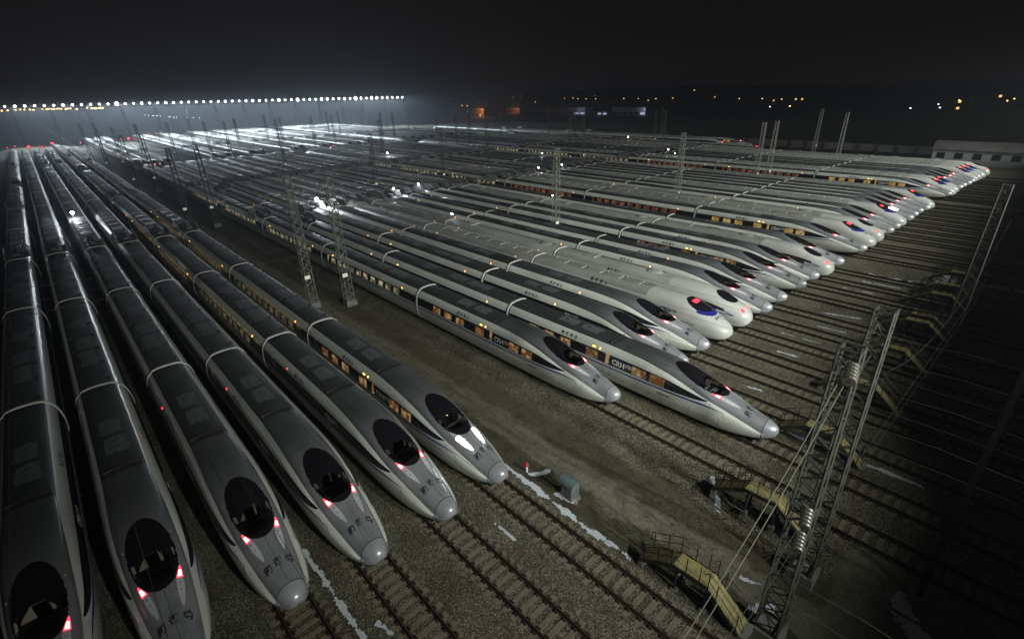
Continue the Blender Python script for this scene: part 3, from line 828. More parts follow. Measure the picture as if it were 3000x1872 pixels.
def make_train(X, Y, typ, ncar, label, group, state='tail', detail=1, panto=(3, 6), lit=None, marks=True, name='high_speed_train'):
    """lit: {coach index: window kind}"""
    t = thing(name, label, 'train', (X, Y, 0), 0, group)
    lit = lit or {}
    hc = head(t, typ, 0, False, state, detail)
    if 0 in lit and typ == 'A':
        for s in (22.3, 20.3, 18.3, 15.2, 10.4, 8.75): link('window', ME['hwin_' + lit[0]], hc, (0, s, 0))
        link('window', ME['dwin_' + lit[0]], hc, (0, 13.55, 0))
    if marks and typ == 'A' and X > 14:
        if 0 in lit: link('marker_lamp', ME['mk_led'], hc, (0, 15.1, 0))
        link('marker_lamp', ME['mk_amber'], hc, (0, 14.45, 0))
    elif typ == 'A' and 0 < X < 14: link('marker_lamp', ME['mk_red'], hc, (0, 20.5, 0))
    y = 26.2
    for k in range(1, ncar - 1):
        if typ == 'A': me = ME['coachA1'] if k in panto or (ncar > 9 and k > 4 and k % 3) else ME['coachA0']
        else: me = ME['coach' + typ]
        c = link('coach', me, t, (0, y + .25, 0))
        link('gangway', ME['ring' + typ], c, (0, -.25, 0))
        if 6 < X < 12 and k < 4:      # lit windows on the flank facing the next train
            for q in range(10):
                o = link('window', ME['win_amber'], c, (0, 4.0 + 1.86 * q, 0)); o.scale = (-1, 1, 1)
        if k in panto:
            link('pantograph', ME['panto'], c, (0, 5.2, 0)); 
            
            for fm in FINS: link('screen_plate', fm, c, (0, 5.2, 0))
        if k in lit:
            for q in range(10): link('window', ME['win_' + lit[k]], c, (0, 4.0 + 1.86 * q, 0))
            link('window', ME['dwin_' + lit[k]], c, (0, 22.4, 0))
        if marks and k < 7 and X > 10 and rnd.random() < .85:
            link('marker_lamp', ME['mk_amber'], c, (0, 2.6 + rnd.random() * .6, 0))
            if rnd.random() < .45: link('marker_lamp', ME['mk_led'], c, (0, 21.0, 0))
        y += 25
    h2 = head(t, typ, y + 26.6, True, 'off' if typ != 'A' else 'off', 0)
    link('gangway', ME['ring' + typ], h2, (0, 26.35, 0))
    return t, y + 26.6

GF = 'trains parked with their noses towards the camera'
GR = 'trains parked behind the front rank'
FRONT = [
 # X, Y, type, n cars, state, detail, lit windows, label
 (-5.9, 19.6, 'A', 7, 'tail', 1, {}, 'silver-nosed train at the left edge, its nose cut off by the bottom edge'),
 (-1.7, 19.1, 'A', 13, 'tail', 1, {}, 'silver-nosed train second from the left edge, nose tip just cut by the bottom edge'),
 (2.8, 18.9, 'A', 13, 'tail', 1, {}, 'silver-nosed train left of the snow strip, whole rounded nose cap in view'),
 (6.95, 18.3, 'A', 13, 'tail', 1, {3: 'dim'}, 'silver-nosed train just right of the white snow strip between two left-hand tracks'),
 (11.45, 18.0, 'A', 8, 'tail', 1, {1: 'dim', 2: 'dim'}, 'silver-nosed train with red lamps directly left of the train with blazing white headlights'),
 (15.6, 18.1, 'A', 13, 'head', 1, {0: 'orange', 1: 'dim', 2: 'dim', 3: 'dim'}, 'silver-nosed train with its white headlights blazing, beside the dirt lane'),
 (28.0, 18.3, 'A', 8, 'tail', 3, {0: 'orange', 1: 'cream', 2: 'cream', 3: 'cream', 4: 'cream'}, 'silver-nosed train with lit side windows, first to the right of the dirt lane'),
 (32.1, 7.9, 'A', 8, 'tail', 2, {0: 'orange'}, 'silver-nosed train standing furthest forward of the right-hand rows, nose beside a yellow footbridge'),
 (36.55, 17.2, 'A', 8, 'tail', 1, {}, 'silver-nosed train whose cap hides behind the furthest forward train on its left'),
 (40.75, 17.35, 'A', 8, 'tail', 1, {}, 'silver-nosed train just left of the white train with navy flank lettering'),
 (44.9, 17.1, 'B', 8, 'tail', 1, {}, 'white round-nosed train, navy flank lettering, blue windscreen surround, nearest of its kind'),
 (49.1, 17.0, 'C', 8, 'tail', 1, {}, 'white blunt-nosed train with small dark windscreen and round red lamps, nearest of its kind'),
 (53.35, 16.6, 'A', 8, 'tail', 1, {}, 'silver-nosed train directly right of the nearest white blunt-nosed train'),
 (57.5, 16.6, 'A', 8, 'tail', 1, {}, 'silver-nosed train second to the right of the nearest white blunt-nosed train'),
 (63.3, 16.5, 'A', 8, 'tail', 1, {0: 'orange'}, 'silver-nosed train after the first mast gap, two orange-lit windows beside its door'),
 (67.4, 16.4, 'A', 8, 'tail', 1, {}, 'silver-nosed train directly left of the second white blunt-nosed train'),
 (71.2, 15.9, 'C', 8, 'tail', 1, {}, 'white blunt-nosed train second nearest of its kind, long dark cab-side window in view'),
 (75.5, 15.9, 'A', 8, 'tail', 1, {}, 'silver-nosed train at the left edge of the snowy gap'),
 (84.25, 15.4, 'A', 8, 'tail', 1, {0: 'amber', 1: 'red', 2: 'red', 3: 'cream', 4: 'cream', 5: 'cream'}, 'silver-nosed train with a row of glowing orange-red windows, right of the snowy gap'),
 (88.7, 15.3, 'B', 8, 'tail', 1, {}, 'white round-nosed train directly right of the train with glowing orange-red windows'),
 (92.4, 15.2, 'C', 8, 'tail', 1, {}, 'white blunt-nosed train beside the round-nosed one after the snowy gap'),
 (97.8, 15.0, 'A', 8, 'tail', 0, {}, 'silver-nosed train first after the third white blunt-nosed train'),
 (101.7, 14.9, 'A', 8, 'tail', 0, {}, 'silver-nosed train second after the third white blunt-nosed train'),
 (105.7, 14.9, 'B', 8, 'tail', 0, {}, 'white round-nosed train with a lit headlamp glare beside its windscreen'),
 (109.6, 14.6, 'A', 8, 'head', 0, {}, 'far silver-nosed train showing a lit white headlight'),
 (113.3, 14.6, 'A', 8, 'tail', 0, {}, 'far silver-nosed train directly right of the far train with a lit white headlight'),
 (117.0, 14.5, 'A', 8, 'tail', 0, {}, 'far silver-nosed train midway between the lit headlight and the wide dark gap'),
 (120.6, 14.1, 'A', 8, 'tail', 0, {}, 'far silver-nosed train next to the round white nose at the wide dark gap'),
 (124.0, 14.0, 'B', 8, 'tail', 0, {}, 'far white round-nosed train at the left edge of the wide dark gap'),
 (138.5, 13.5, 'A', 8, 'tail', 1, {0: 'amber', 1: 'red', 2: 'red', 3: 'cream', 4: 'cream', 5: 'cream'}, 'far silver-nosed train with amber windows, at the right edge of the wide dark gap'),
 (141.6, 13.2, 'B', 8, 'tail', 0, {}, 'far white round-nosed train directly right of the train with amber windows'),
 (145.2, 13.2, 'B', 8, 'tail', 0, {}, 'far white round-nosed train second right of the train with amber windows'),
 (149.0, 13.0, 'A', 8, 'tail', 0, {}, 'far silver-nosed train after a pair of round white noses, first of its four'),
 (152.3, 12.8, 'A', 8, 'tail', 0, {}, 'far silver-nosed train after a pair of round white noses, second of its four'),
 (156.2, 12.4, 'A', 8, 'tail', 0, {}, 'far silver-nosed train after a pair of round white noses, third of its four'),
 (159.9, 12.3, 'A', 8, 'tail', 0, {}, 'far silver-nosed train after a pair of round white noses, last of its four'),
 (164.0, 12.1, 'B', 8, 'tail', 0, {}, 'far white round-nosed train, first of the last three round noses'),
 (167.3, 11.8, 'B', 8, 'tail', 0, {}, 'far white round-nosed train, middle of the last three round noses'),
 (171.0, 11.5, 'B', 8, 'tail', 0, {}, 'far white round-nosed train, last of the last three round noses'),
 (176.0, 11.3, 'C', 8, 'tail', 0, {}, 'far white blunt-nosed train ending the front rank near the long white building'),
]
ORD = ['first', 'second', 'third', 'fourth', 'fifth', 'sixth', 'seventh', 'eighth', 'ninth', 'tenth', 'eleventh', 'twelfth', 'thirteenth', 'fourteenth', 'fifteenth', 'sixteenth', 'seventeenth', 'eighteenth', 'nineteenth', 'twentieth', 'twenty-first', 'twenty-second', 'twenty-third', 'twenty-fourth', 'twenty-fifth', 'twenty-sixth', 'twenty-seventh', 'twenty-eighth', 'twenty-ninth', 'thirtieth', 'thirty-first', 'thirty-second', 'thirty-third', 'thirty-fourth']
TRACKS = []
for k, (X, Y, ty, n, st, de, li, lab) in enumerate(FRONT):
    pa = (3, 9) if n > 9 else (3, 5)
    t, L = make_train(X, Y, ty, n, lab, GF, st, de, pa, li, marks=True)
    TRACKS.append(X)
    if n <= 8 and k not in (9, 10, 11, 14, 17, 20, 23, 26):
        j = k - 6
        if k == 0: l2 = 'rear train beyond the short train at the left edge of the photo'
        elif k == 4: l2 = 'rear train beyond the bright hood left of the dirt lane'
        else: l2 = 'rear train on the %s track to the right of the dirt lane' % ORD[j]
        ty2 = 'A' if (k * 7 + 3) % 5 < 3 else ('B' if k % 2 else 'C')
        lit2 = {}
        if k in (6, 10, 14, 18, 21, 24, 28, 31): lit2 = {1: 'cream', 2: 'cream', 3: 'cream', 4: 'cream'} 
        n2 = 6 if k in (0, 4) else 8
        make_train(X, Y + L + 3.5 + (k * 5 % 4), ty2, n2, l2, GR, 'tail' if k in (7, 22) else 'off', 0, (2, 5), lit2, marks=k % 3 == 0)
for X, Y, ty, li, lab in ((181.5, 62, 'A', {}, 'set-back silver-nosed train first behind the last white blunt nose'),
                     (186.0, 70, 'B', {}, 'set-back white train second behind the last white blunt nose'),
                     (205.5, 94.7, 'C', {0: 'amber', 1: 'amber', 2: 'amber', 3: 'amber'}, 'far white train with dark windscreen nearest the boundary wall, amber windows behind'),
                     (210.5, 86.0, 'A', {0: 'amber', 1: 'amber', 2: 'amber', 3: 'amber', 4: 'amber', 5: 'orange', 6: 'orange'}, 'far pointed train with a long row of amber windows beside the boundary wall')):
    make_train(X, Y, ty, 8, lab, 'trains set back near the boundary wall', 'tail', 0, (3, 5), li); TRACKS.append(X)

# ------------------------------------------------------------------ the driver in the cab of the headlight train
t = thing('person', 'person in a green high-visibility vest seated in the cab behind blazing headlights', 'person', (15.6 - .05, 18.1 + 5.9, 2.05))
P_ = [(0, .12, .10), (0, .10, .38), (0, .06, .56), (0, .03, .68), (0, .0, .80), (-.20, .05, .52), (-.26, -.12, .28), (-.16, -.36, .30), (.20, .05, .52), (.26, -.12, .28), (.16, -.36, .30),
      (-.10, .08, .06), (-.13, -.36, .08), (-.13, -.40, -.32), (.10, .08, .06), (.13, -.36, .08), (.13, -.40, -.32)]
E_ = [(0, 1), (1, 2), (2, 3), (3, 4), (2, 5), (5, 6), (6, 7), (2, 8), (8, 9), (9, 10), (0, 11), (11, 12), (12, 13), (0, 14), (14, 15), (15, 16)]
RD = [.15, .16, .13, .06, .10, .07, .05, .035, .07, .05, .035, .09, .075, .05, .09, .075, .05]
me = bpy.data.meshes.new('body'); bm = bmesh.new(); lay = bm.verts.layers.skin.verify()
vv = [bm.verts.new(p) for p in P_]
for a, b in E_: bm.edges.new((vv[a], vv[b]))
for k, v in enumerate(vv): v[lay].radius = (RD[k], RD[k]); v[lay].use_root = k == 0
bm.to_mesh(me); bm.free(); me.materials.append(M['uniform'])
o = link('body', me, t); o.modifiers.new('skin', 'SKIN'); sb = o.modifiers.new('sub', 'SUBSURF'); sb.levels = 1; sb.render_levels = 1
mb = MB(); n = 12
rows = [(.16, .175, .15, .10), (.32, .185, .155, .10), (.46, .20, .14, .08), (.58, .16, .11, .06)]
for z, a, b, yc in rows:
    for k in range(n): mb.v.append((a * math.cos(2 * math.pi * k / n), yc + b * math.sin(2 * math.pi * k / n), z))
for j in range(3):
    for k in range(n): mb.f.append((j * n + k, j * n + (k + 1) % n, (j + 1) * n + (k + 1) % n, (j + 1) * n + k)); mb.m.append(0)
link('vest', mb.mesh('vest', ['vest'], True), t)
mb = MB(); mb.ball((0, .0, .83), .115, 0, 10, 6, (.9, 1, 1.1)); link('head', mb.mesh('head', ['skin']), t)
point('cab_light', (15.6, 18.1 + 5.9, 3.1), 4, (1, .9, .7), .1)

# ------------------------------------------------------------------ tracks
EMPTY = [128.3, 132.4]
def rail_mesh(y0, y1, sx):
    mb = MB(); x = sx * .753
    prof = [(-.105, -.19), (.105, -.19), (.105, -.172), (.014, -.13), (.012, -.05), (.036, -.035), (.036, 0), (-.036, 0), (-.036, -.035), (-.012, -.05), (-.014, -.13), (-.105, -.172)]
    n = len(prof); vs = [(x + p[0], y, p[1]) for y in (y0, y1) for p in prof]
    mb.add(vs, [(k, (k + 1) % n, n + (k + 1) % n, n + k) for k in range(n)])
    mb.m = [1 if k == 6 else 0 for k in range(n)]
    return mb.mesh('rail', ['rail_steel', 'rail_top'])
def sleeper_geo(mb, y, r):
    j = r.uniform(-.03, .03); w = .152 + r.uniform(-.015, .012)
    mb.box(-1.26 + r.uniform(-.08, .08), 1.26 + r.uniform(-.08, .08), y - w + j, y + w + j, -.40, -.203, 0, .012)
    for x in (-.753, .753):
        for q in (-.16, .16): mb.box(x + q - .055, x + q + .055, y - .085 + j, y + .085 + j, -.203, -.115, 1)
ME['railL'] = rail_mesh(-70, 425, -1); ME['railR'] = rail_mesh(-70, 425, 1)
SLP = []
for q in range(6):
    mb = MB(); sleeper_geo(mb, 0, random.Random(q)); SLP.append(mb.mesh('sleeper', ['sleeper', 'clip']))
mb = MB(); rr = random.Random(3)
for k in range(150): sleeper_geo(mb, -70 + .62 * k, rr)
ME['sleepers'] = mb.mesh('sleeper_run', ['sleeper', 'clip'])
mb = MB()
for k in range(85): sleeper_geo(mb, -70 + .62 * k, rr)
ME['sleepers_near'] = mb.mesh('sleeper_run', ['sleeper', 'clip'])
allx = sorted(TRACKS[:40] + EMPTY)
for k, X in enumerate(allx):
    j = TRACKS.index(X) if X in TRACKS else None
    if j is None: lab = 'empty railway track in the wide dark gap, %s of the two' % ('nearer' if X < 130 else 'farther')
    elif j < 6: lab = 'railway track under the %s train left of the dirt lane' % ['leftmost', 'second', 'third', 'fourth', 'fifth', 'headlight-blazing'][j]
    else: lab = 'railway track leading to the %s train nose right of the dirt lane' % ORD[j - 6]
    t = thing('railway_track', lab, 'railway track', (X, 0, 0), 0, 'parallel tracks of the yard')
    link('rail', ME['railL'], t); link('rail', ME['railR'], t)
    if 2 <= (j if j is not None else 99) <= 12:
        y = -70 + .62 * 85; q = 0
        Yn = FRONT[j][1]
        while y < Yn + 8 and q < 95:
            link('sleeper', SLP[(q * 5 + k) % 6], t, (0, y, 0)); y += .62; q += 1
        o = link('sleeper_run', ME['sleepers_near'], t); o['kind'] = 'stuff'
    else:
        o = link('sleeper_run', ME['sleepers'], t); o['kind'] = 'stuff'

# ------------------------------------------------------------------ ground
def gz(x, y):
    d = min((abs(x - q) for q in GX), default=99)
    lane = 0
    if 17.2 < x < 26.4 or 126 < x < 136.8 or 77.6 < x < 82.2 or x > 178.6 or x < -9:
        e = min(d - 1.75, 1.6); lane = -max(0, e) * .42
    return -.228 + lane + (.05 if lane else .018) * mnoise.noise((x * .5, y * .35, 0)) + (.02 * mnoise.noise((x * 2.1, y * 1.7, 3)) if lane else 0)
GX = allx
xs = []
x = -40.0
while x < 240: xs.append(x); x += (.5 if 14 < x < 30 else 1.0)
ys = []
y = -75.0
while y < 520: ys.append(y); y += (.7 if -6 < y < 40 else 4.0 if y < 120 else 14)
mb = MB()
for yy in ys:
    for xx in xs: mb.v.append((xx, yy, gz(xx, yy)))
nx = len(xs)
for i in range(len(ys) - 1):
    for j in range(nx - 1): mb.f.append((i * nx + j, i * nx + j + 1, (i + 1) * nx + j + 1, (i + 1) * nx + j)); mb.m.append(0)
struct('ground', mb.mesh('ground', ['ground'], True))
mb = MB(); B = 6000
x0, x1, y0, y1 = xs[0], xs[-1], ys[0], ys[-1]
ox = [-B, x0 + .5, x1 - .5, B]; oy = [-B, y0 + .5, y1 - .5, B]
for a in range(3):
    for b in range(3):
        if a == 1 and b == 1: continue
        mb.quad((ox[a], oy[b], -1.0), (ox[a + 1], oy[b], -1.0), (ox[a + 1], oy[b + 1], -1.0), (ox[a], oy[b + 1], -1.0))
struct('far_ground', mb.mesh('far_ground', ['ground']))

# snow: ragged thin sheets lying on the ground
def snow(name, pts, width, seed, cell=.07, thr=.0, rag=1.0):
    """a ragged ribbon of snow along the polyline pts"""
    mb = MB(); idx = {}
    xs_ = [p[0] for p in pts]; ys_ = [p[1] for p in pts]; W = width * 1.6
    i0, i1 = int((min(xs_) - W) / cell), int((max(xs_) + W) / cell) + 1; j0, j1 = int((min(ys_) - W) / cell), int((max(ys_) + W) / cell) + 1
    def vid(i, j):
        if (i, j) not in idx:
            X, Y = i * cell + rnd.uniform(-.3, .3) * cell, j * cell + rnd.uniform(-.3, .3) * cell
            idx[i, j] = len(mb.v); mb.v.append((X, Y, gz(X, Y) + .03))
        return idx[i, j]
    for i in range(i0, i1):
        for j in range(j0, j1):
            X, Y = (i + .5) * cell, (j + .5) * cell; best = 99
            for (ax, ay), (bx, by) in zip(pts, pts[1:]):
                dx, dy = bx - ax, by - ay; t = max(0, min(1, ((X - ax) * dx + (Y - ay) * dy) / (dx * dx + dy * dy + 1e-9)))
                best = min(best, math.hypot(X - ax - dx * t, Y - ay - dy * t))
            n = mnoise.noise((X * 1.1, Y * .8, seed)) * .9 * rag + mnoise.noise((X * 4, Y * 3, seed + 9)) * .55 * rag + mnoise.noise((X * 11, Y * 9, seed + 5)) * .3
            if best / width < 1 + n + thr - .35:
                mb.f.append((vid(i, j), vid(i + 1, j), vid(i + 1, j + 1), vid(i, j + 1))); mb.m.append(0)
    if mb.f:
        o = struct(name, mb.mesh(name, ['snow'], True), kind='stuff')
    return None
snow('snow_strip', [(17.45, 20.4), (17.30, 16.3), (17.15, 13.2), (17.35, 10.0)], .27, 1, .07, -.02, 1.25)
snow('snow_strip', [(4.42, 23.0), (4.5, 20), (4.5, 17), (4.55, 13)], .2, 2, .07, 0, 1.25)
snow('snow_strip', [(13.6, 17.2), (13.6, 15.2)], .10, 21, .09)
snow('snow_strip', [(34.5, 12.5), (34.7, 6.5), (34.9, 0)], .20, 3)
snow('snow_patch', [(18.3, 18.6), (19.6, 18.3)], .25, 4); snow('snow_patch', [(18.2, 16.0), (18.6, 15.2)], .42, 5)
snow('snow_patch', [(26.3, 9.7), (25.6, 8.9), (24.6, 8.3)], .18, 6)
snow('snow_patch', [(78.0, 13), (78.6, 10), (80.2, 6.8), (82.0, 5.2)], 1.1, 7, .16, -.12, 1.3)
snow('snow_patch', [(82.2, 3.0), (82.3, -2), (82.0, -8)], .5, 27, .16, -.1, 1.2)
for p, w, s in (([(38.8, 12.6), (38.9, 11.6)], .22, 8), ([(46.9, 13.3), (47, 11.8)], .16, 9), ([(51.2, 14.5), (51.3, 11)], .14, 10), ([(59.4, 13.5), (60.4, 10)], .18, 11), ([(69.3, 14), (69.5, 11)], .16, 12),
                ([(55.4, 12.5), (55.6, 10)], .12, 13), ([(73.4, 12.8), (73.6, 9.0)], .2, 15)): snow('snow_patch', p, w, s)
snow('snow_patch', [(19.6, 4.0), (20.4, 3.3)], .42, 16); snow('snow_patch', [(25.3, -1.0), (23.9, -2.0)], .55, 17)
snow('snow_patch', [(21.0, 5.1), (21.4, 4.4)], .2, 18); snow('snow_patch', [(18.7, 7.6), (18.6, 6.9)], .15, 19)
snow('snow_patch', [(5.4, 16.2), (5.6, 15.4)], .25, 23); snow('snow_patch', [(24.0, 5.2), (24.3, 4.4)], .14, 24)

# ------------------------------------------------------------------ lattice masts
def lattice_mesh(h, w0, w1, step, rleg=.055, rbr=.028, arms=True):
    mb = MB()
    def wid(z): return (w0 + (w1 - w0) * z / h) / 2
    c = [(-1, -1), (1, -1), (1, 1), (-1, 1)]
    for a, b in c:
        w = wid(0); v = wid(h); mb.bar((a * w, b * w, 0), (a * v, b * v, h), rleg, 0, 4, rleg * .85)
    z = .3; k = 0
    while z < h - .2:
        z2 = min(h, z + step); p, q = wid(z), wid(z2)
        for i in range(4):
            a, b = c[i], c[(i + 1) % 4]
            if k % 2: a, b = b, a
            mb.bar((a[0] * p, a[1] * p, z), (b[0] * q, b[1] * q, z2), rbr, 0, 4)
        z = z2; k += 1
    for zz in (.3, h * .5, h - .05):
        p = wid(zz)
        for i in range(4): mb.bar((c[i][0] * p, c[i][1] * p, zz), (c[(i + 1) % 4][0] * p, c[(i + 1) % 4][1] * p, zz), rbr * 1.4)
    return mb
mb = lattice_mesh(15.2, .98, .66, .56, .058, .034); ME['mast'] = mb.mesh('lattice_frame', ['steel']); ME['mast_lit'] = mb.mesh('lattice_frame', ['steel_lit'])
mb = MB(); mb.box(-.75, .75, -.75, .75, -1.2, .12, 0, .12); ME['mast_foot'] = mb.mesh('footing', ['concrete'])
mb = MB(); mb.box(-.55, .1, -.52, -.47, 3.3, 3.75); ME['mast_plate'] = mb.mesh('number_plate', ['plate_white'])
mb = MB(); mb.bar((0, 0, 14.2), (-1.1, 0, 14.9), .035); mb.bar((-1.1, 0, 14.9), (-1.5, 0, 14.6), .03)
ME['mast_arm'] = mb.mesh('cross_arm', ['steel']); mb = MB(); mb.bar((-.3, 0, 13.2), (-1.5, 0, 13.0), .03); ME['mast_arm2'] = mb.mesh('cross_arm', ['steel'])
mb = MB(); mb.bar((0, 0, 0), (0, 0, .62), .045, 1, 8)
for k in range(5):
    z = .08 + .12 * k; mb.bar((0, 0, z), (0, 0, z + .055), .15, 0, 14, .13)
ME['insul'] = mb.mesh('insulator', ['insulator', 'steel'])
def mast(X, Y, lab, group='lattice catenary masts', plate=True, ins=False, low=False):
    t = thing('lattice_mast', lab, 'mast', (X, Y, -.3), 0, group)
    link('lattice_frame', ME['mast_lit' if 30 < Y < 75 else 'mast'], t); link('footing', ME['mast_foot'], t); link('cross_arm', ME['mast_arm'], t); link('cross_arm', ME['mast_arm2'], t)
    if plate: link('number_plate', ME['mast_plate'], t)
    if ins:
        for z, l in ((14.75, .8), (8.1, .7), (6.8, .7)):
            o = link('insulator', ME['insul'], t, (-.45, -.2, z)); o.rotation_euler = (0, R(-104), R(12)); o.scale = (1.5, 1.5, 1.5)
    return t
mast(18.9, 3.05, 'tall lattice mast in the right foreground carrying three ribbed insulators', ins=True, plate=False)
mast(23.4, 3.05, 'taller-looking foreground lattice mast just right of the one with insulators', plate=False)
mast(20.3, 59.3, 'lattice mast in the dirt lane behind the headlight train, left one of the near pair')
mast(23.9, 56.6, 'lattice mast in the dirt lane behind the headlight train, right one of the near pair')
LANE = [('third', 19.6, 119), ('fourth', 23.9, 116.5), ('fifth', 19.4, 179), ('sixth', 24.0, 177), ('seventh', 19.4, 238), ('eighth', 24.0, 236), ('ninth', 19.4, 298), ('tenth', 24.0, 296)]
for n, X, Y in LANE: mast(X, Y, 'lattice mast in the dirt lane, %s counted from the headlight train' % n)
k = 0
SL = lambda X: -.065 * (X - 22)
GAPS = [(60.4, 'first mast gap among the right-hand trains'), (80.0, 'snowy gap'), (95.1, 'gap after the third white blunt nose'), (128.2, 'wide dark gap, left side'), (134.6, 'wide dark gap, right side'), (179.0, 'strip past the last front-rank train')]
for X, g in GAPS:
    for q, Y0 in enumerate((2.5, 57, 117, 177, 237, 297)):
        if X == 80.0 and q in (1, 3, 5): continue
        if X > 70 and q == 0: continue
        nm = ['nearest the camera', 'second', 'third', 'fourth', 'fifth', 'farthest'][q]
        mast(X, Y0 + SL(X) * (1 if q else .02), 'lattice mast in the %s, %s along it' % (g, nm), plate=q > 0)
for i, (X, Y) in enumerate([(33.9, 258), (44.9, 258), (54.5, 240), (72, 262), (88, 250), (106, 235), (150, 215), (170, 190), (190, 160), (194, 120), (200, 60), (215, 130)]):
    mast(X, Y, 'lattice mast rising between far trains, %s from the left of the scattered ones' % ORD[i])

# ------------------------------------------------------------------ overhead wires
def catenary(p, q, sag, n=14):
    return [(p[0] + (q[0] - p[0]) * t, p[1] + (q[1] - p[1]) * t, p[2] + (q[2] - p[2]) * t - sag * 4 * t * (1 - t)) for t in [k / n for k in range(n + 1)]]
def wire(name, lab, pts_list, r, mi='wire', group=None):
    t = thing(name, lab, 'cable', (0, 0, 0), 0, group)
    for pts in pts_list:
        mb = MB(); mb.tube(pts, r, 0, 4); link('strand', mb.mesh('strand', [mi]), t)
wire('headspan_wire', 'pair of steel tension wires running from the insulated foreground mast to the bottom edge', [catenary((17.2, 2.72, 14.2), (-14, 2.6, 12.0), 3.1, 30), catenary((17.2, 2.9, 14.2), (-14, 2.9, 12.0), 3.1, 30)], .013, 'wire_lit')
wire('headspan_wire', 'upper single wire from the lower insulators of the foreground mast', [catenary((17.2, 2.8, 7.6), (-12, 2.6, 8.0), .1)], .009)
wire('headspan_wire', 'lower single wire from the lowest insulator of the foreground mast', [catenary((17.2, 2.8, 6.3), (-12, 2.6, 6.6), .05)], .009)
for i, (Y, nm) in enumerate(((59, 'near'), (118, 'middle'), (178, 'far'))):
    wire('headspan_wire', 'thin cross-span wires over the left-hand trains at the %s mast pair of the dirt lane' % nm, [catenary((20, Y, z), (-14, Y + 1, z), s) for z, s in ((10.5, 2.4), (7.2, .1), (6.1, .1))], .014)
    wire('headspan_wire', 'thin cross-span wires over the right-hand trains at the %s mast pair' % nm, [catenary((24, Y - 2, z), (60.4, Y - 4, z), s) for z, s in ((10.5, 2.4), (7.2, .1), (6.1, .1))], .014)
wire('headspan_wire', 'thin cross-span wires between the foreground mast and the next one to its right', [catenary((24, 2.4, z), (60.4, 1.4, z), s) for z, s in ((12.0, 3.0), (7.0, .1), (5.6, .1))], .006)
for k, X in enumerate(TRACKS[:10]):
    wire('contact_wire', 'overhead contact wire above the %s track from the left' % ORD[k], [[(X + .15 * (-1)**j, -20 + 60 * j, 5.6) for j in range(7)], [(X, y, 6.9 - 1.0 * math.sin(math.pi * ((y - 0) % 60) / 60)) for y in range(-20, 300, 10)]], .010, group='contact wires over the tracks')

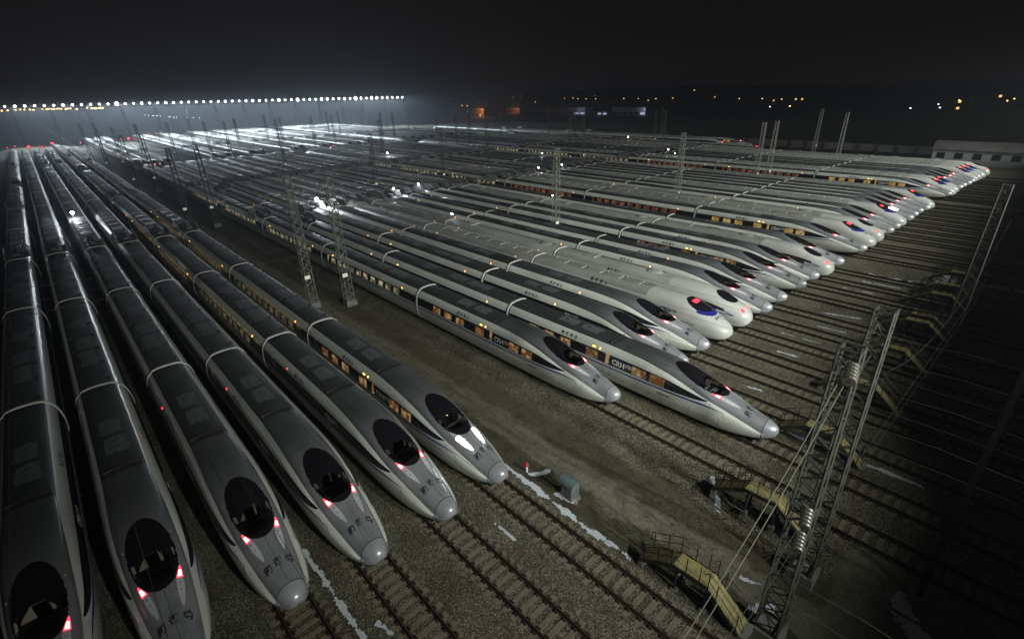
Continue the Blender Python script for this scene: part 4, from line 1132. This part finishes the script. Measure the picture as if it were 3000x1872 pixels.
# ------------------------------------------------------------------ yellow footbridges
def footbridge(X, Y, lab):
    t = thing('footbridge', lab, 'footbridge', (X, Y, -.28), 0, 'yellow stepped footbridges between the tracks')
    A, B_, C, D = (9.3, .62), (7.4, 1.80), (5.65, 1.85), (3.8, .25); hw = .46
    mb = MB()
    def deck(p, q, n, z_off=0):
        for k in range(n):
            t0, t1 = k / n, (k + 1) / n
            y0, y1 = p[0] + (q[0] - p[0]) * t0, p[0] + (q[0] - p[0]) * t1
            z0 = p[1] + (q[1] - p[1]) * (t0 + t1) / 2
            j = rnd.uniform(-.03, .03); za = p[1] + (q[1] - p[1]) * t0; zb = p[1] + (q[1] - p[1]) * t1; g = rnd.uniform(0, .02)
            mb.add([(-hw + j, y0, za - .05), (hw + j, y0, za - .05), (hw - j, y1, zb - .05), (-hw - j, y1, zb - .05), (-hw + j, y0 - .006, za + g), (hw + j, y0 - .006, za + g), (hw - j, y1 + .006, zb + g), (-hw - j, y1 + .006, zb + g)],
                   [(0, 1, 2, 3), (7, 6, 5, 4), (0, 4, 5, 1), (1, 5, 6, 2), (2, 6, 7, 3), (3, 7, 4, 0)], 0)
    deck(A, B_, 7); deck(B_, C, 4); deck(C, D, 9)
    link('tread_deck', mb.mesh('tread_deck', ['tread']), t)
    for sx in (-1, 1):
        mb = MB()
        for p, q in ((A, B_), (B_, C), (C, D)): mb.add([(sx * hw + sx * .03, p[0], p[1] - .24), (sx * hw + sx * .03, q[0], q[1] - .24), (sx * hw + sx * .03, q[0], q[1] + .015), (sx * hw + sx * .03, p[0], p[1] + .015),
                                                 (sx * hw + sx * .07, p[0], p[1] - .24), (sx * hw + sx * .07, q[0], q[1] - .24), (sx * hw + sx * .07, q[0], q[1] + .015), (sx * hw + sx * .07, p[0], p[1] + .015)],
                                                [(0, 1, 2, 3), (7, 6, 5, 4), (3, 2, 6, 7), (0, 4, 5, 1), (0, 3, 7, 4), (1, 5, 6, 2)])
        link('stringer', mb.mesh('stringer', ['steel_dark']), t)
        mb = MB(); x = sx * (hw + .05)
        def at(yv):
            for p, q in ((A, B_), (B_, C), (C, D)):
                if q[0] <= yv <= p[0]: return p[1] + (q[1] - p[1]) * (p[0] - yv) / (p[0] - q[0])
            return A[1] if yv > 9 else D[1]
        for y in (9.0, 8.2, 7.5): mb.bar((x, y, at(y)), (x, y, at(y) + 1.05), .028, 0, 6)
        mb.tube([(x, 9.15, at(9.0) + .5), (x, 9.2, at(9.0) + 1.0), (x, 7.5, at(7.5) + 1.05), (x, 7.1, at(7.1) + .8)], .024, 0, 6); mb.tube([(x, 9.15, at(9.0) + .5), (x, 7.5, at(7.5) + .55), (x, 7.1, at(7.1) + .5)], .02, 0, 6)
        link('handrail', mb.mesh('handrail', ['rail_black']), t)
        for y in (6.7, 6.0):
            mb = MB(); mb.bar((x, y, at(y)), (x, y, at(y) + 1.0), .028, 0, 6); link('railing_post', mb.mesh('railing_post', ['rail_black']), t)
        mb = MB()
        for y in (5.55, 5.1, 4.0): mb.bar((x, y, at(y)), (x, y, at(y) + 1.05), .028, 0, 6)
        mb.tube([(x, 5.8, at(5.8) + .7), (x, 5.55, at(5.55) + 1.05), (x, 3.95, at(4.0) + 1.0), (x, 3.7, .95), (x, 3.7, .6), (x, 3.95, at(4) + .5), (x, 5.55, at(5.55) + .55)], .024, 0, 6)
        link('handrail', mb.mesh('handrail', ['rail_black']), t)
        for y in (7.2, 5.6):
            mb = MB(); mb.bar((sx * .38, y, 0), (sx * .38, y, at(y) - .2), .07, 0, 8); mb.box(sx * .38 - .16, sx * .38 + .16, y - .16, y + .16, -.15, .12, 1)
            link('support_post', mb.mesh('support_post', ['pipe_blue', 'concrete']), t)
    mb = MB(); mb.box(-.5, .5, 9.05, 9.35, -.2, .33, 0, .02); link('footing', mb.mesh('footing', ['concrete']), t)
    mb = MB(); mb.box(-.5, .5, 3.5, 3.85, -.2, .22, 0, .02); link('footing', mb.mesh('footing', ['concrete']), t)
for i, (X, lab) in enumerate([(17.75, 'yellow footbridge beside the snow strip at the bottom, nearest the camera'), (25.4, 'yellow footbridge at the right edge of the dirt lane, second nearest'),
    (34.3, 'yellow footbridge at the tip of the furthest forward train nose'), (42.9, 'yellow footbridge behind the foreground mast with insulators'), (51.25, 'yellow footbridge behind the foreground masts, fifth from the camera'),
    (59.4, 'yellow footbridge of the touching pair, nearer one'), (61.3, 'yellow footbridge of the touching pair, farther one'), (69.3, 'yellow footbridge just before the snowy gap, nearer of two'), (73.4, 'yellow footbridge just before the snowy gap, farther of two'), (79.2, 'yellow footbridge standing in the snowy gap, farthest one')]):
    footbridge(X, -.035 * (X - 17.75), lab)

# ------------------------------------------------------------------ lane furniture
t = thing('equipment_cabinet', 'grey-green cabinet with a curved roof standing by snow in the dirt lane', 'cabinet', (18.85, 15.5, -.75), R(-6)); t.scale = (.85, .85, .9)
mb = MB(); mb.box(-.42, .42, -.55, .55, .25, 1.35, 0); link('body', mb.mesh('body', ['cabinet']), t)
mb = MB(); rows = []
for k in range(9):
    a = R(20 + 140 * k / 8); rows.append((.62 * math.cos(a), 1.10 + .55 * math.sin(a)))
for (xa, za), (xb, zb) in zip(rows, rows[1:]):
    mb.add([(xa, -.72, za), (xb, -.72, zb), (xb, .72, zb), (xa, .72, za), (xa * .95, -.72, za - .05), (xb * .95, -.72, zb - .05), (xb * .95, .72, zb - .05), (xa * .95, .72, za - .05)], [(0, 1, 2, 3), (7, 6, 5, 4), (0, 4, 5, 1), (2, 6, 7, 3)])
link('roof', mb.mesh('roof', ['cabinet_roof'], False), t)
mb = MB(); mb.box(-.5, .5, -.65, .65, -.2, .25, 0, .03); link('plinth', mb.mesh('plinth', ['concrete']), t)
mb = MB(); mb.box(-.435, -.42, -.45, -.03, .35, 1.25); mb.box(-.435, -.42, .03, .45, .35, 1.25); link('door', mb.mesh('door', ['cabinet']), t)
t = thing('marker_post', 'short red-topped white post standing in snow by the blazing-headlight nose', 'post', (18.35, 19.0, -.7))
mb = MB(); mb.bar((0, 0, 0), (0, 0, .55), .09, 0, 8); link('shaft', mb.mesh('shaft', ['snow']), t)
mb = MB(); mb.bar((0, 0, .55), (0, 0, .68), .11, 0, 8, .16); mb.bar((0, 0, .68), (0, 0, .84), .16, 0, 8, .1); link('cap', mb.mesh('cap', ['red_paint']), t)

t = thing('steel_post', 'rusty steel post rising past the right edge of the photo', 'post', (25.85, -1.5, -.4))
mb = MB(); h = 24
for x in (-.11, .11): mb.box(x - .012, x + .012, -.12, .12, 0, h)
mb.box(-.098, .098, -.012, .012, 0, h); link('shaft', mb.mesh('shaft', ['rust']), t)
mb = MB(); mb.box(-.45, .45, -.45, .45, -.6, .12, 0, .05); link('footing', mb.mesh('footing', ['concrete']), t)
mb = MB()
for k in range(60): mb.bar((.13, 0, .5 + .38 * k), (.36, 0, .5 + .38 * k), .012)
link('climbing_rungs', mb.mesh('climbing_rungs', ['rust']), t)

# work lamps left burning on roofs
WORK = [(38.8, 99.1, 900, 'blazing work lamp on a roof left of centre, brightest one, by the pantographs'), (2.3, 124.1, 420, 'blazing work lamp on a roof among the left-hand trains'), (55.3, 97.5, 160, 'work lamp on a roof right of the brightest one, left of a close pair'), (62.0, 98.0, 120, 'work lamp on a roof right of the brightest one, right of a close pair'),
        (49.0, 67.9, 60, 'work lamp by dark roof gear on the white round-nosed train'), (71.3, 65.3, 30, 'work lamp just left of the central lattice mast'), (104.7, 92.6, 60, 'work lamp right of the central mast, right of a pair'), (96.7, 93.7, 60, 'work lamp behind the central mast, left of a pair'),
        (120.5, 115.1, 40, 'small work lamp above the row of cream windows'), (182.0, 124.8, 90, 'work lamp on the far set-back trains, leftmost of three'), (150.9, 87.8, 40, 'work lamp among the far roofs, upper of a close pair'), (143.3, 81.0, 40, 'work lamp among the far roofs, lower of a close pair'), (90.9, 161.3, 120, 'work lamp high in the middle distance by the distant noses')]
for X, Y, P, lab in WORK:
    t = thing('work_lamp', lab, 'lamp', (X, Y, 3.72), 0, 'work lamps burning on train roofs')
    mb = MB(); mb.bar((0, 0, 0), (0, 0, .75), .03); mb.bar((-.3, 0, 0), (0, 0, .5), .02); mb.bar((.3, 0, 0), (0, 0, .5), .02); link('stand', mb.mesh('stand', ['steel_dark']), t)
    s = .07 + .26 * (P / 900)**.8 + Y * .0006
    mb = MB(); mb.ball((0, 0, .9), s, 0, 10, 6); link('lamp_head', mb.mesh('lamp_head', ['headlight']), t)
    if P > 100: point('work_light', (X - .3, Y - .5, 4.9), P * (4 if P > 400 else 2), (.85, .88, 1), .2)

for sx in (-.72, .72): point('train_headlight', (15.6 + sx, 18.1 + 2.5, 2.72), 2.5, (.97, 1, 1), .12)
# ------------------------------------------------------------------ far light gantry
NL = 57; gx = lambda i: 2.67 + 4.3606 * i - 5.3; gy = lambda i: 430 - .669 * i; gzz = lambda i: 22.4 - .037 * i
t = thing('light_gantry', 'long row of blazing white floodlights on a gantry across the far end of the yard', 'light gantry', (0, 0, 0))
mb = MB()
a, b = (gx(0), gy(0) + .8, gzz(0)), (gx(56), gy(56) + .8, gzz(56))
for dz in (-.2, -1.6): mb.bar((a[0], a[1], a[2] + dz), (b[0], b[1], b[2] + dz), .12)
for i in range(0, 56):
    mb.bar((gx(i), gy(i) + .8, gzz(i) - .2), (gx(i + 1), gy(i + 1) + .8, gzz(i + 1) - 1.6), .06)
link('truss', mb.mesh('truss', ['steel_dark']), t)
for i in range(0, 57, 4):
    mb = lattice_mesh(gzz(i) - 1.5, 1.3, 1.0, 1.6, .09, .04); link('leg', mb.mesh('leg', ['steel']), t, (gx(i) + 2, gy(i) + .9, -.6))
mb = MB(); mb.box(-.95, .95, -.2, .35, -.85, .85, 0, .05); ME['fl_body'] = mb.mesh('floodlight', ['steel_dark'])
big = {3: 1, 6: 1.2, 12: 1.35, 5: 1, 15: 1.1, 19: 1, 27: 1, 30: 1.1, 33: 1.1, 34: 1.1, 37: 1.1, 41: 1.1, 44: 1.15, 47: 1.1, 48: 1.1, 49: 1.1, 50: 1.1, 51: 1.1, 52: 1.1, 54: 1.1}
def lens(s):
    mb = MB(); n = 12
    vs = [(s * math.cos(2 * math.pi * k / n), -.24, s * math.sin(2 * math.pi * k / n)) for k in range(n)]
    mb.add(vs + [(0, -.42, 0)], [(k, (k + 1) % n, n) for k in range(n)]); return mb.mesh('lens', ['flood'])
ME['lensS'] = lens(.46); ME['lensM'] = lens(.68); ME['lensXL'] = lens(.98)
for i in range(NL):
    f = link('floodlight', ME['fl_body'], t, (gx(i), gy(i), gzz(i)))
    q = big.get(i, .8 if i % 3 else .9) * rnd.uniform(.8, 1.15)
    o = link('lens', ME['lensXL' if q > 1.15 else 'lensM' if q >= .95 else 'lensS'], f); k_ = rnd.uniform(.8, 1.2); o.scale = (k_, 1, k_)
    if i % 2 == 0:
        spot('yard_flood', (gx(i), gy(i) - 1.0, gzz(i)), (gx(i) + 32, gy(i) - 66, 0), (105000 if 6 < i < 20 else 60000) * q, 46, .55, (.80, .92, 1), .5)
    else:
        spot('yard_flood', (gx(i), gy(i) - 1.0, gzz(i)), (gx(i) - 45, gy(i) - 110, -66), 34000, 84, .4, (.80, .92, 1), .6)

# ------------------------------------------------------------------ near floodlights (the same gantry kind, behind the camera)
for i in range(21):
    X = 8 + 9.2 * i
    spot('yard_flood', (X, -27, 27), (X + 9, 46 + min(X, 60) * .14, 0), 58000 if i > 1 else 46000 + 8000 * i, 55 if X < 30 else 49, .8, (.975, 1, .925), .45)

# ------------------------------------------------------------------ far signals
SIG = [(-8.9, 422.5), (-5.5, 432.7), (11.7, 430.1), (6.3, 403.4), (5.3, 413.2), (.4, 409.8), (25.1, 425.8), (27.0, 412.9), (36.9, 414.4), (42.2, 429.1), (47.2, 434.3), (50.6, 426.9), (54.4, 423.0), (55.3, 406.2), (70.9, 483.1), (75.5, 484.2), (68.6, 402.2), (67.1, 409.2), (77.6, 387.7), (87.3, 411.1), (98.0, 416.6), (101.6, 418.5), (106.8, 417.8)]
mb = MB(); mb.box(-.3, .3, -.15, .15, -1.2, .2); mb.box(-.4, .4, -.2, .2, .2, 1.5, 0, .05); ME['sig'] = mb.mesh('post', ['steel_dark'])
mb = MB(); mb.ball((0, -.25, 1.05), .55, 0, 8, 5, (1, .4, 1)); ME['sig_lens'] = mb.mesh('lens', ['red_lens'])
for i, (X, Y) in enumerate(sorted(SIG)):
    t = thing('signal_lamp', 'red signal light beyond the left-hand trains, %s from the left' % ORD[i], 'signal', (X, Y, 0), 0, 'red ground signals at the far throat of the yard')
    link('post', ME['sig'], t); o = link('lens', ME['sig_lens'], t); o.scale = (.5, .5, .5) if i not in (2, 5, 11) else (1.1, .8, .9)

# ------------------------------------------------------------------ town beyond
def lamp_mesh(h, s, m):
    mb = MB(); mb.bar((0, 0, 0), (0, 0, h), .12, 1, 5); mb.bar((0, 0, h), (0, -1.2, h + .3), .08, 1, 4)
    mb.ball((0, -1.4, h + .1), s, 0, 8, 5, (1, 1, .7)); return mb
def street_lamps(lst, h, s, m, lab, group):
    pm = MB(); pm.bar((0, 0, 0), (0, 0, h), .12, 0, 5); pm.bar((0, 0, h), (-.8, -.8, h + .3), .08, 0, 4); pme = pm.mesh('pole', ['steel_dark'])
    hm = MB(); hm.ball((-.9, -.9, h + .1), s, 0, 8, 5, (1, 1, .7)); hme = hm.mesh('lamp_head', [m])
    for i, (X, Y) in enumerate(sorted(lst)):
        t = thing('street_lamp', '%s, %s from the left' % (lab, ORD[i]), 'street lamp', (X, Y, -1), 0, group)
        link('pole', pme, t); link('lamp_head', hme, t)
LEFT = [(-20.2, 2089.2), (-8.4, 2121.4), (9.3, 2235.5), (20.8, 2285.8), (29.5, 2228.7), (40.8, 2154.8), (46.6, 2046.2), (73.6, 2283.0), (78.8, 2156.1), (83.6, 2149.0), (90.6, 2155.0), (92.9, 2080.4), (102.6, 2123.1), (111.3, 2212.5), (108.9, 2074.2), (111.6, 1943.5), (121.6, 2035.0), (133.6, 2127.0), (127.5, 1826.1), (169.1, 2059.6), (163.5, 1872.7), (167.0, 1843.0), (169.0, 1825.6), (184.5, 1914.0), (186.2, 1898.4), (188.2, 1879.8)]
street_lamps([(x * .45, y * .45) for x, y in LEFT], 17.3, .95, 'sodium_hot', 'tiny orange street lamp low under the floodlight row', 'orange lamps of the town behind the floodlights')
MID = [(891.4, 947.9), (890.0, 917.1), (831.7, 820.9), (795.1, 756.3), (699.1, 614.5), (674.1, 563.7), (661.9, 537.4), (649.3, 508.3), (659.8, 465.1), (651.7, 434.5), (631.3, 393.6), (658.0, 384.3), (604.2, 269.6), (596.8, 241.1), (578.9, 214.4), (403.3, 143.1), (514.2, 65.1), (497.8, 37.6), (541.7, 37.4)]
street_lamps(MID, 8.9, .42, 'sodium_hot', 'orange street lamp of the town on the right-hand skyline', 'orange lamps of the town on the skyline')
street_lamps([(393.0, 152.6), (378.2, 68.7), (437.7, 65.3), (387.0, 56.7), (1466.5 * .6, 1150.1 * .6)], 8.9, .42, 'cool_lamp', 'cold white lamp among the dark town on the right', 'white lamps of the town')
DOTS = [(99.7, 663.0), (98.1, 633.9), (98.8, 618.2), (98.9, 611.4), (99.4, 603.6), (99.3, 597.4), (99.5, 584.8), (99.9, 550.0), (99.3, 541.6), (98.5, 524.1), (98.6, 514.0), (102.8, 496.2), (104.7, 486.0), (106.1, 472.7)]
street_lamps([(x + i * .01, y) for i, (x, y) in enumerate(DOTS)], 10.9, .35, 'cool_lamp', 'small white lamp in the haze below the floodlight row', 'small white lamps in the haze')

def building(name, lab, X, Y, L, D, H, m, rz, nwin=0, rows=1, roof='flat', lit=(), litm='pane_warm', wz=1.0, ww=1.3, wh=1.3, cat='building', group=None):
    """long side L along local x, its windows on the -y face (towards the camera)"""
    t = thing(name, lab, cat, (X, Y, -1.0), rz, group)
    mb = MB(); mb.box(-L / 2, L / 2, -D / 2, D / 2, 0, H); link('wall', mb.mesh('wall', [m]), t)
    mb = MB()
    if roof == 'flat': mb.box(-L / 2 - .3, L / 2 + .3, -D / 2 - .3, D / 2 + .3, H + .003, H + .5)
    else: mb.add([(-L / 2 - .4, -D / 2 - .5, H), (L / 2 + .4, -D / 2 - .5, H), (L / 2 + .4, D / 2 + .5, H), (-L / 2 - .4, D / 2 + .5, H), (-L / 2 - .4, 0, H + D * .28), (L / 2 + .4, 0, H + D * .28)], [(0, 1, 5, 4), (2, 3, 4, 5), (0, 4, 3), (1, 2, 5), (3, 2, 1, 0)])
    link('roof', mb.mesh('roof', ['build_dark' if m != 'build_pale' else 'build_mid']), t)
    if nwin:
        wm = MB(); wm.box(-ww / 2, ww / 2, -.06, .02, 0, wh); wd = wm.mesh('window', ['pane_dark']); wl = wm.mesh('window', [litm])
        for r in range(rows):
            for k in range(nwin):
                link('window', wl if (r * nwin + k) in lit else wd, t, (-L / 2 + L * (k + .5) / nwin, -D / 2, wz + r * (H / rows)))
    return t
faceW = R(-90)   # long side along Y, windows towards -X
building('station_building', 'long white single-storey building with a row of dark windows, right of the last train noses', 209.5, -2, 60, 8, 4.4, 'build_pale', faceW, 14, 1, 'gable', (), wz=1.9, ww=1.9, wh=1.6)
t = thing('boundary_wall', 'low boundary wall of pale panels between dark piers behind the far trains', 'wall', (222, 32, -.6), 0)
pm = MB(); pm.box(-.15, .15, -2.4, 2.4, .5, 3.0); pme = pm.mesh('panel', ['build_mid']); qm = MB(); qm.box(-.35, .35, -.45, .45, 0, 3.4); qme = qm.mesh('pier', ['build_dark'])
for k in range(26):
    link('panel', pme, t, (0, 5.8 * k, 0)); link('pier', qme, t, (0, 5.8 * k + 2.9, 0))
building('factory_shed', 'long pale factory shed with a bright bluish strip, left of two', 423, 384, 84, 16, 6.6, 'build_pale', R(-83), 12, 1, 'flat', (10, 11), 'pane_cool', wz=.6, ww=5, wh=1.3)
building('factory_shed', 'pale factory shed with a bluish glow at its right end, right of two', 433, 294, 38, 14, 6.6, 'build_pale', faceW, 6, 1, 'flat', (5,), 'pane_cool', wz=.6, ww=5, wh=1.8)
building('shop_building', 'low shop with a violet lit front between the two pale sheds', 422, 325, 26, 8, 3.2, 'build_mid', faceW, 4, 1, 'flat', (2, 3), 'pane_cool', wz=.6, ww=4, wh=1.4)
building('brick_house', 'house lit orange by a street lamp, left of the pale sheds', 354, 425, 20, 10, 8, 'build_brick', faceW, 5, 2, 'flat', (3,), wz=1.2)
building('brick_house', 'low orange-lit building beside the pale sheds', 438, 462, 24, 10, 5, 'build_brick', faceW, 5, 1, 'flat', (), wz=1.2)
building('factory_hall', 'large dim grey hall left of the orange-lit house', 402, 520, 76, 20, 13, 'build_mid', faceW, 8, 2, 'flat', (6, 13, 14), 'pane_warm', wz=2)
for i, (X, Y, L, H, lit) in enumerate([(760, 700, 150, 27, (3, 40)), (820, 560, 120, 26, (11,)), (850, 430, 130, 30, (22, 60)), (780, 300, 120, 29, (7,)), (640, 190, 90, 22, (30, 31)), (560, 100, 80, 20, (12, 40)), (600, 20, 90, 21, (5, 6, 44))]):
    building('apartment_block', 'dark apartment block on the skyline, %s from the left' % ORD[i], X, Y, L, 14, H * .72, 'build_dark', faceW, 14, 6, 'flat', lit, 'pane_warm', wz=1.2, ww=1.8, wh=1.6, group='dark apartment blocks on the skyline')
for i, (X, Y) in enumerate(((350, 417), (356, 434), (432, 452))): point('street_light', (X - 6, Y, 7), 3500, (1, .42, .1), .3)
for X, Y in ((418, 345), (428, 276), (417, 316)): point('street_light', (X - 6, Y, 4), 500, (.62, .68, 1), .3)

# ------------------------------------------------------------------ haze
mb = MB(); mb.box(-2600, 2600, -2600, 2600, -2.2, 60)
hz = mb.mesh('haze', []); hm = bpy.data.materials.new('haze_air'); hm.use_nodes = True; N = hm.node_tree.nodes; N.remove(N['Principled BSDF'])
pv = N.new('ShaderNodeVolumePrincipled'); pv.inputs['Density'].default_value = .00038; pv.inputs['Color'].default_value = (.80, .88, 1, 1); pv.inputs['Anisotropy'].default_value = .65
hm.node_tree.links.new(pv.outputs[0], N['Material Output'].inputs['Volume']); hz.materials.append(hm)
struct('haze', hz, kind='stuff')

# ------------------------------------------------------------------ world, camera, render
w = bpy.data.worlds.new('World'); sc.world = w; w.use_nodes = True
bg = w.node_tree.nodes['Background']; bg.inputs[0].default_value = (.0058, .0049, .0050, 1); bg.inputs[1].default_value = 1.0

cam = bpy.data.cameras.new('camera'); co = bpy.data.objects.new('camera', cam); col.objects.link(co)
yaw, pitch, roll = R(42.44633921), R(24.9875584), R(-1.64012535)
cy, sy, cp, sp = math.cos(yaw), math.sin(yaw), math.cos(pitch), math.sin(pitch)
f = Vector((sy * cp, cy * cp, -sp)); r = Vector((cy, -sy, 0)); u = r.cross(f)
r2 = math.cos(roll) * r + math.sin(roll) * u; u2 = -math.sin(roll) * r + math.cos(roll) * u
mw = Matrix(((r2.x, u2.x, -f.x, 0), (r2.y, u2.y, -f.y, 0), (r2.z, u2.z, -f.z, 23.32), (0, 0, 0, 1)))
co.matrix_world = mw
cam.sensor_width = 36; cam.lens = 17.269; cam.clip_start = .1; cam.clip_end = 9000
sc.camera = co
sc.view_settings.view_transform = 'Standard'; sc.view_settings.look = 'None'; sc.view_settings.exposure = 0; sc.view_settings.gamma = 1
cy_ = sc.cycles
cy_.use_denoising = True; cy_.max_bounces = 5; cy_.diffuse_bounces = 2; cy_.glossy_bounces = 3; cy_.transmission_bounces = 3; cy_.transparent_max_bounces = 6; cy_.volume_bounces = 0
cy_.use_light_tree = True; cy_.caustics_reflective = False; cy_.caustics_refractive = False; cy_.sample_clamp_indirect = 3; cy_.sample_clamp_direct = 30
